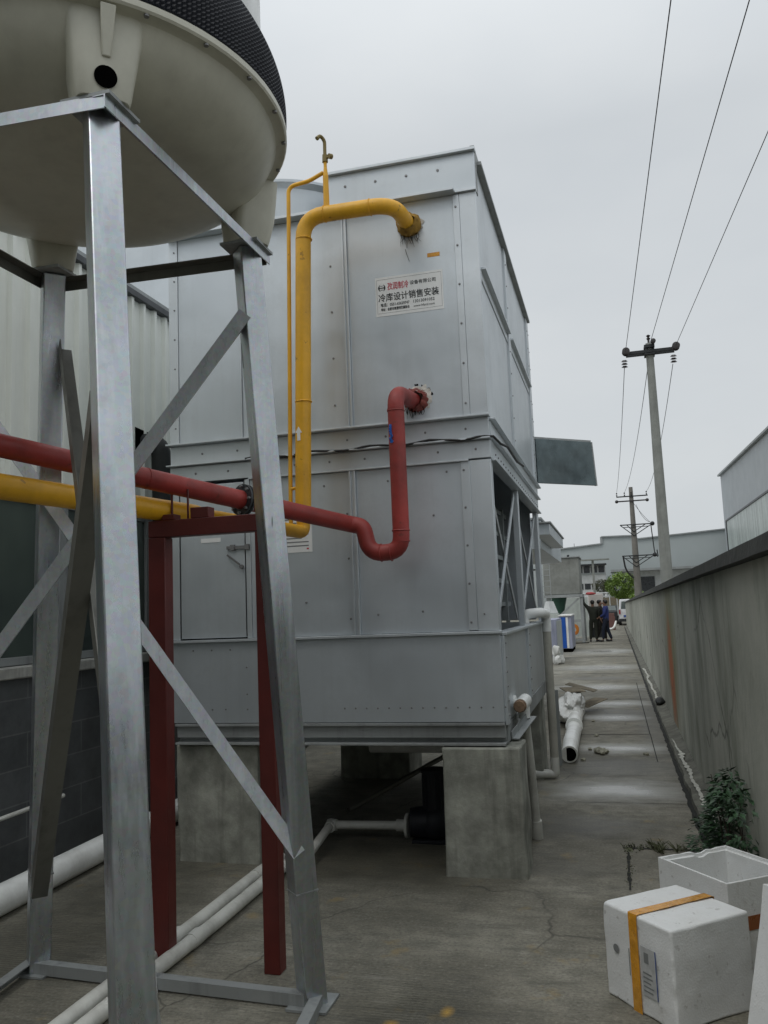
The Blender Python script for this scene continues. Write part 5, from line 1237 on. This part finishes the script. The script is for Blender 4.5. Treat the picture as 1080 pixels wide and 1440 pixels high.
# ---- van beyond the wall end
vn = thing('parked_van', (1.05, 60, 0), 'white van parked past the end of the alley wall', 'van')
mb = MB().prism([(0.2, 58.0, 0.25), (0.2, 62.6, 0.25), (0.2, 62.7, 0.8), (0.2, 61.8, 1.0), (0.2, 61.2, 1.62), (0.2, 60.6, 1.72), (0.2, 58.3, 1.72), (0.2, 58.05, 1.0)], (1.65, 0, 0)); 
for v in mb.bm.verts:
    if v.co.z > 1.1: v.co.x = 1.02 + (v.co.x-1.02)*0.88
mb.build('body', m_van, vn, bevel=0.06, seg=3)
MB().prism([(0.36, 58.09, 1.08), (1.68, 58.09, 1.08), (1.62, 58.20, 1.58), (0.42, 58.20, 1.58)], (0, -0.02, 0)).build('rear_window', m_glass, vn)
for (a_, b_) in ((58.4, 59.5), (59.6, 60.6)): MB().box(0.235, 0.25, a_, b_, 1.1, 1.5).build('side_window', m_glass, vn)
for y in (58.9, 61.8):
    for x in (0.17, 1.72): 
        wh = MB().cyl((x, y, 0.3), (x+0.18, y, 0.3), 0.3, seg=24).build('wheel', m_rubber, vn); MB().cyl((x-0.01, y, 0.3), (x+0.01, y, 0.3), 0.17, seg=16).build('rim', m_zinc, wh)
for x in (0.22, 1.72): MB().box(x, x+0.1, 57.97, 58.03, 0.75, 1.05).build('tail_light', m_redc, vn)
MB().box(0.2, 1.85, 57.9, 58.0, 0.25, 0.45).build('bumper', m_iron, vn, bevel=0.03)
MB().box(0.5, 0.95, 57.985, 58.0, 0.55, 0.68).build('number_plate', m_blue_ink, vn)
cr2 = thing('parked_car', (-0.3, 63, 0), 'dark parked car left of the white van, mostly hidden by the man in blue', 'car')
MB().prism([(-1.3, 62, 0.2), (-1.3, 66, 0.2), (-1.3, 66, 0.75), (-1.3, 65.2, 0.9), (-1.3, 64.7, 1.3), (-1.3, 62.9, 1.32), (-1.3, 62.2, 0.95), (-1.3, 62, 0.9)], (1.45, 0, 0)).build('body', m_iron, cr2, bevel=0.05)
MB().prism([(-1.2, 62.28, 0.98), (0.05, 62.28, 0.98), (0.0, 62.8, 1.27), (-1.15, 62.8, 1.27)], (0, -0.02, 0.01)).build('rear_window', m_glass, cr2)
for y in (62.7, 65.2):
    for x in (-1.33, 0.0): MB().cyl((x, y, 0.28), (x+0.18, y, 0.28), 0.28, seg=18).build('wheel', m_rubber, cr2)
o = MB().box(-0.45, -0.05, 50.0, 50.4, 0.0, 0.75).box(-0.42, -0.08, 50.02, 50.38, 0.752, 0.95).build('brown_crate', M('brick_red_crate', (0.16, 0.08, 0.07), 0.8), origin=(-0.25, 50, 0), bevel=0.01); tag(o, 'brick red crate stack on the alley floor behind the man in blue', 'crate')
o = MB().tube(fillet([(-0.55, 49.2, 0.08), (-0.15, 49.2, 0.09), (0.0, 49.4, 0.5)], 0.2), 0.06, 10).build('white_hose', m_pvcw, origin=(-0.3, 49.2, 0)); tag(o, 'bent white plastic hose by the brick red crate', 'hose')

# ================================================================== FAR BUILDINGS
def F(x, z, Y, Y0=95.0): k = Y/Y0; return (x*k, Y, CAMH + (z-CAMH)*k)
fb = thing('far_warehouse', (-5, 100, 0), 'huge pale warehouse closing the view beyond the end of the alley', 'warehouse')
YF = 100
pl = [(-40, 5.0), (-5.36, 7.53), (-0.96, 7.86), (-0.94, 8.62), (2.35, 8.56), (2.87, 8.17), (11.46, 8.66), (30, 9.3)]
poly = [F(x, z, YF) for x, z in pl]; poly = [(poly[0][0], YF, 0)] + poly + [(poly[-1][0], YF, 0)]
MB().prism(poly, (0, 30, 0)).build('wall', m_far, fb, smooth=0)
mb = MB()
for i in range(len(pl)-1):
    a_, b_ = Vector(F(*pl[i], YF)), Vector(F(*pl[i+1], YF)); up = Vector((0, 0, 1)) if abs(b_.x-a_.x) > 0.3 else Vector((0, 1, 0)); mb.bar(a_+Vector((0, -0.1, 0.05)), b_+Vector((0, -0.1, 0.05)), 0.3, 0.14, up=up)
mb.build('roof_edge', m_zinc, fb)
MB().bar(F(-3.9, 7.6, YF), F(-3.9, 8.1, YF), 0.05, 0.05, up=Vector((0, 1, 0))).build('lightning_rod', m_iron, fb)
ob = thing('office_block', (-2.5, 93, 0), 'low white office block with two rows of dark windows left of the tree', 'building')
YO = 92
def Fo(x, z): return F(x, z, YO)
x0o, _, _ = Fo(-6.5, 0); x1o = Fo(-0.75, 0)[0]
MB().box(x0o, x1o, YO, YO+4, 0, Fo(0, 5.6)[2]).build('wall', m_far2, ob)
for (za, zb) in ((4.78, 5.5), (3.0, 3.62)):
    for i in range(5):
        xa = -4.6+i*0.78; p, q = Fo(xa, za), Fo(xa+0.62, zb); wn = MB().box(p[0], q[0], YO-0.06, YO-0.01, p[2], q[2]).build('window', m_farwin, ob)
MB().box(x0o, Fo(-0.6, 0)[0], YO-1.0, YO+0.1, Fo(0, 5.55)[2], Fo(0, 5.72)[2]).build('awning', m_iron, ob)
MB().box(x0o, x1o+0.05, YO-0.12, YO-0.01, Fo(0, 4.6)[2], Fo(0, 4.72)[2]).build('string_course', m_far, ob)
gp = MB().box(-1.60, -1.42, 70, 70.2, 0, 4.95).box(-3.0, -0.2, 69.8, 70.4, 4.95, 5.05).build('canopy_post', m_pole, origin=(-1.5, 70, 0)); tag(gp, 'grey canopy post with thin flat roof in front of the office block', 'canopy')
lc = thing('low_annex', (3, 94, 0), 'low annex with flat canopy and dark doorway behind the nearer pole', 'building')
p, q = F(0.6, 0, 94), F(6, 4.7, 94)
MB().box(p[0], 14, 94, 97, 0, q[2]).build('wall', m_far2, lc)
MB().box(F(-0.2, 0, 94)[0], 14, 92.5, 97.2, q[2]+0.01, q[2]+0.25).build('canopy', m_zinc, lc)
MB().box(F(2.2, 0, 94)[0], F(4.3, 0, 94)[0], 93.9, 93.98, 0, F(0, 4.1, 94)[2]).build('doorway', m_farwin, lc)
MB().box(F(1.1, 0, 94)[0], F(1.45, 0, 94)[0], 93.9, 93.98, F(0, 2.9, 94)[2], F(0, 4.0, 94)[2]).build('window', m_farwin, lc)
rl_ = thing('white_railing', (-1, 75, 0), 'white pipe railing beyond the men under the dark shrub', 'railing')
for z in (2.35, 2.05): MB().cyl((-3.0, 75, z), (0.4, 75, z), 0.05, seg=8).build('rail', m_far2, rl_)
for i in range(6): MB().cyl((-2.8+i*0.6, 75, 0), (-2.8+i*0.6, 75, 2.35), 0.04, seg=8).build('post', m_far2, rl_)
o = MB().box(-1.9, 2.6, 76, 76.3, 0, 1.95).build('earth_wall', m_card, origin=(0, 76, 0)); tag(o, 'dull brown low wall behind the white railing', 'wall')
# right hand warehouse
rb = thing('corner_warehouse', (12, 80, 0), 'tall grey clad warehouse with a long translucent window strip beyond the wall at right', 'warehouse')
mb = MB().prism([(12, 96.8, 0), (12, 25, 0), (12, 25, 12.6), (12, 96.8, 14.6)], (25, 0, 0)); mb.build('wall', m_rtbld, rb, smooth=0)
MB().bar((11.95, 96.9, 14.7), (11.95, 25, 12.72), 0.5, 0.18).build('roof_edge', m_zinc, rb)
MB().box(11.94, 12.0, 25, 94.5, 6.2, 9.45).build('window_strip', m_rtstrip, rb)
MB().box(11.86, 11.99, 25, 94.8, 9.46, 9.62).box(11.86, 11.99, 94.52, 94.8, 6.2, 9.458).build('window_frame', m_trim, rb)

# ---- trees
t_ = leafy('roadside_tree', (0.62, 70, 2.85), (1.25, 1.25, 1.05), 5200, 0.2, m_leaf1, 21, [[(0.6, 70, 0), (0.62, 70, 1.2), (0.7, 70.1, 2.6), (0.8, 70, 3.5)], [(0.62, 70, 1.4), (0.2, 70, 2.2), (-0.1, 70, 2.9)], [(0.63, 70, 1.5), (1.1, 70, 2.3), (1.5, 70.1, 3.0)]], 0.09, 'bright green bushy tree below the farther utility pole', 'tree')
t_ = leafy('dark_shrub', (-0.9, 78, 3.0), (1.0, 0.8, 0.6), 1600, 0.18, m_leaf3, 33, [[(-0.9, 78, 0), (-0.9, 78, 2.0), (-0.8, 78, 3.2)]], 0.08, 'dark shrub with greyish leaves above the white railing', 'shrub')
t_ = leafy('roadside_tree', (1.9, 66, 1.75), (0.9, 0.9, 0.5), 1600, 0.18, m_leaf1, 41, [[(1.8, 66, 0), (1.9, 66, 1.2), (2.0, 66, 2.1)]], 0.07, 'lower green bush showing just over the far end of the wall', 'tree')

# ---- utility poles and wires
def insulator(mb, p, axis, n=3, r=0.09, L=0.09):
    p = Vector(p); axis = Vector(axis).normalized()
    for i in range(n): mb.cyl(p+axis*(i*L), p+axis*(i*L+L*0.6), r*0.5, r, 12); mb.cyl(p+axis*(i*L+L*0.6), p+axis*(i*L+L*0.75), r, r*0.5, 12)
p1 = thing('utility_pole', (1.405, 24, 0), 'nearer grey concrete utility pole with a single dark crossarm, standing behind the wall', 'pole')
MB().cyl((1.405, 24, 0), (1.415, 24, 8.75), 0.178, 0.098, 24).build('shaft', m_pole, p1)
MB().box(0.78, 2.08, 23.84, 23.9, 8.46, 8.54).box(0.78, 2.08, 24.1, 24.16, 8.46, 8.54).build('crossarm', m_iron, p1)
MB().box(1.27, 1.55, 23.82, 24.2, 8.4, 8.44).box(1.27, 1.55, 23.82, 24.2, 8.6, 8.68).box(1.3, 1.34, 23.85, 24.15, 8.44, 8.66).box(1.5, 1.54, 23.85, 24.15, 8.44, 8.66).build('clamp', m_iron, p1)
mb = MB().cyl((1.41, 24, 8.74), (1.41, 24, 9.0), 0.03); insulator(mb, (1.41, 24, 8.85), (0, 0, 1), 2, 0.06, 0.08); mb.build('top_pin', m_insul, p1)
for x in (0.77, 2.09):
    mb = MB(); insulator(mb, (x, 23.85, 8.5), (0.02, -1, 0.02), 3, 0.105); mb.ico((x, 23.85, 8.52), 0.1, 2); mb.build('strain_insulator', m_insul, p1)
    mb = MB(); insulator(mb, (x-0.04, 24.15, 8.40), (0, 0.3, -1), 3, 0.095, 0.08); mb.build('strain_insulator', m_insul, p1)
mb = MB(); insulator(mb, (1.5, 23.8, 8.72), (0.1, -1, 0), 2, 0.07); mb.build('strain_insulator', m_insul, p1)
p2 = thing('utility_pole', (1.46, 55, 0), 'farther thin utility pole with several iron brackets, above the green tree', 'pole')
MB().cyl((1.46, 55, 0), (1.46, 55, 8.75), 0.26, 0.12, 20).build('shaft', m_pole2, p2)
def seg_(mb, pts, r=0.03):
    for a_, b_ in zip(pts, pts[1:]): mb.cyl(a_, b_, r, seg=6)
mb = MB(); mb.box(0.55, 2.45, 54.8, 54.88, 8.12, 8.19); mb.build('crossarm', m_iron, p2)
mb = MB()
mb.box(0.5, 2.4, 54.8, 54.88, 7.82, 7.9)
for x in (0.58, 1.05, 1.46, 2.38): insulator(mb, (x, 54.84, 8.19), (0, 0, 1), 2, 0.05, 0.13)
for x in (0.55, 2.4): mb.ico((x, 54.84, 7.86), 0.11, 2)
mb.build('strain_insulator', m_insul, p2)
for (zb, dx) in ((6.35, 0.1), (4.4, 0.1)):
    mb = MB(); xl, xr = 0.55+dx, 2.5+dx
    seg_(mb, [(xl, 54.8, zb), (xr, 54.8, zb)], 0.04); seg_(mb, [(xl, 54.8, zb), (1.46, 54.8, zb-0.7), (xr, 54.8, zb)], 0.03); seg_(mb, [(xl+0.4, 54.8, zb), (1.46, 54.8, zb-0.45), (xr-0.4, 54.8, zb)], 0.03); seg_(mb, [(xl+0.2, 54.8, zb-0.15), (xr-0.2, 54.8, zb-0.15)], 0.025)
    mb.ico((xr, 54.8, zb), 0.14, 2); mb.build('bracket', m_iron, p2)
mb = MB(); mb.tube(fillet([(2.5, 54.75, 6.3), (2.6, 54.75, 4.5), (2.8, 54.75, 4.2), (2.75, 54.75, 4.7)], 0.2), 0.035, 6); mb.tube(fillet([(0.7, 54.75, 4.4), (0.8, 54.75, 3.5), (1.25, 54.75, 3.0)], 0.5), 0.06, 6); mb.build('cable', m_cable, p2)
def wire(a_, b_, sag, lab, r=0.008):
    a_, b_ = Vector(a_), Vector(b_); n = 40; pts = [a_.lerp(b_, i/n) - Vector((0, 0, sag*4*(i/n)*(1-i/n))) for i in range(n+1)]
    o = MB().tube(pts, r, 6).build('overhead_wire', m_wire, origin=a_); tag(o, lab, 'wire', 'overhead power wires')
def through(a_, p, L=60):  # straight line from a_ past p
    a_, p = Vector(a_), Vector(p); return a_ + (p-a_).normalized()*L
wire((0.77, 23.55, 8.52), through((0.77, 23.55, 8.52), (1.10, 9.56, 8.5)), 0, 'left wire overhead from the nearer pole to the top of the picture', 0.0075)
wire((1.46, 23.6, 8.74), through((1.46, 23.6, 8.74), (1.97, 9.75, 8.45)), 0, 'middle wire overhead from the nearer pole to the top of the picture', 0.0075)
wire((2.09, 23.55, 8.5), through((2.09, 23.55, 8.5), (2.66, 12.8, 8.44)), 0, 'right wire overhead from the nearer pole, leaving the picture at the right edge', 0.0075)
wire((0.72, 24.2, 8.2), (0.58, 54.8, 8.4), 0.35, 'left wire between the nearer and the farther pole', 0.009)
wire((1.38, 24.1, 8.3), (1.05, 54.8, 8.4), 0.55, 'middle wire between the nearer and the farther pole', 0.009)
wire((2.02, 24.2, 8.15), (2.38, 54.8, 8.4), 0.65, 'right wire between the nearer and the farther pole', 0.009)
wire((1.5, 54.7, 7.8), (2.5, 54.7, 6.4), 0.1, 'slack jumper wire from the top of the farther pole to its upper bracket, outer one', 0.012)
wire((1.7, 54.72, 7.6), (2.45, 54.72, 6.45), 0.25, 'slack jumper wire from the top of the farther pole to its upper bracket, inner one', 0.012)
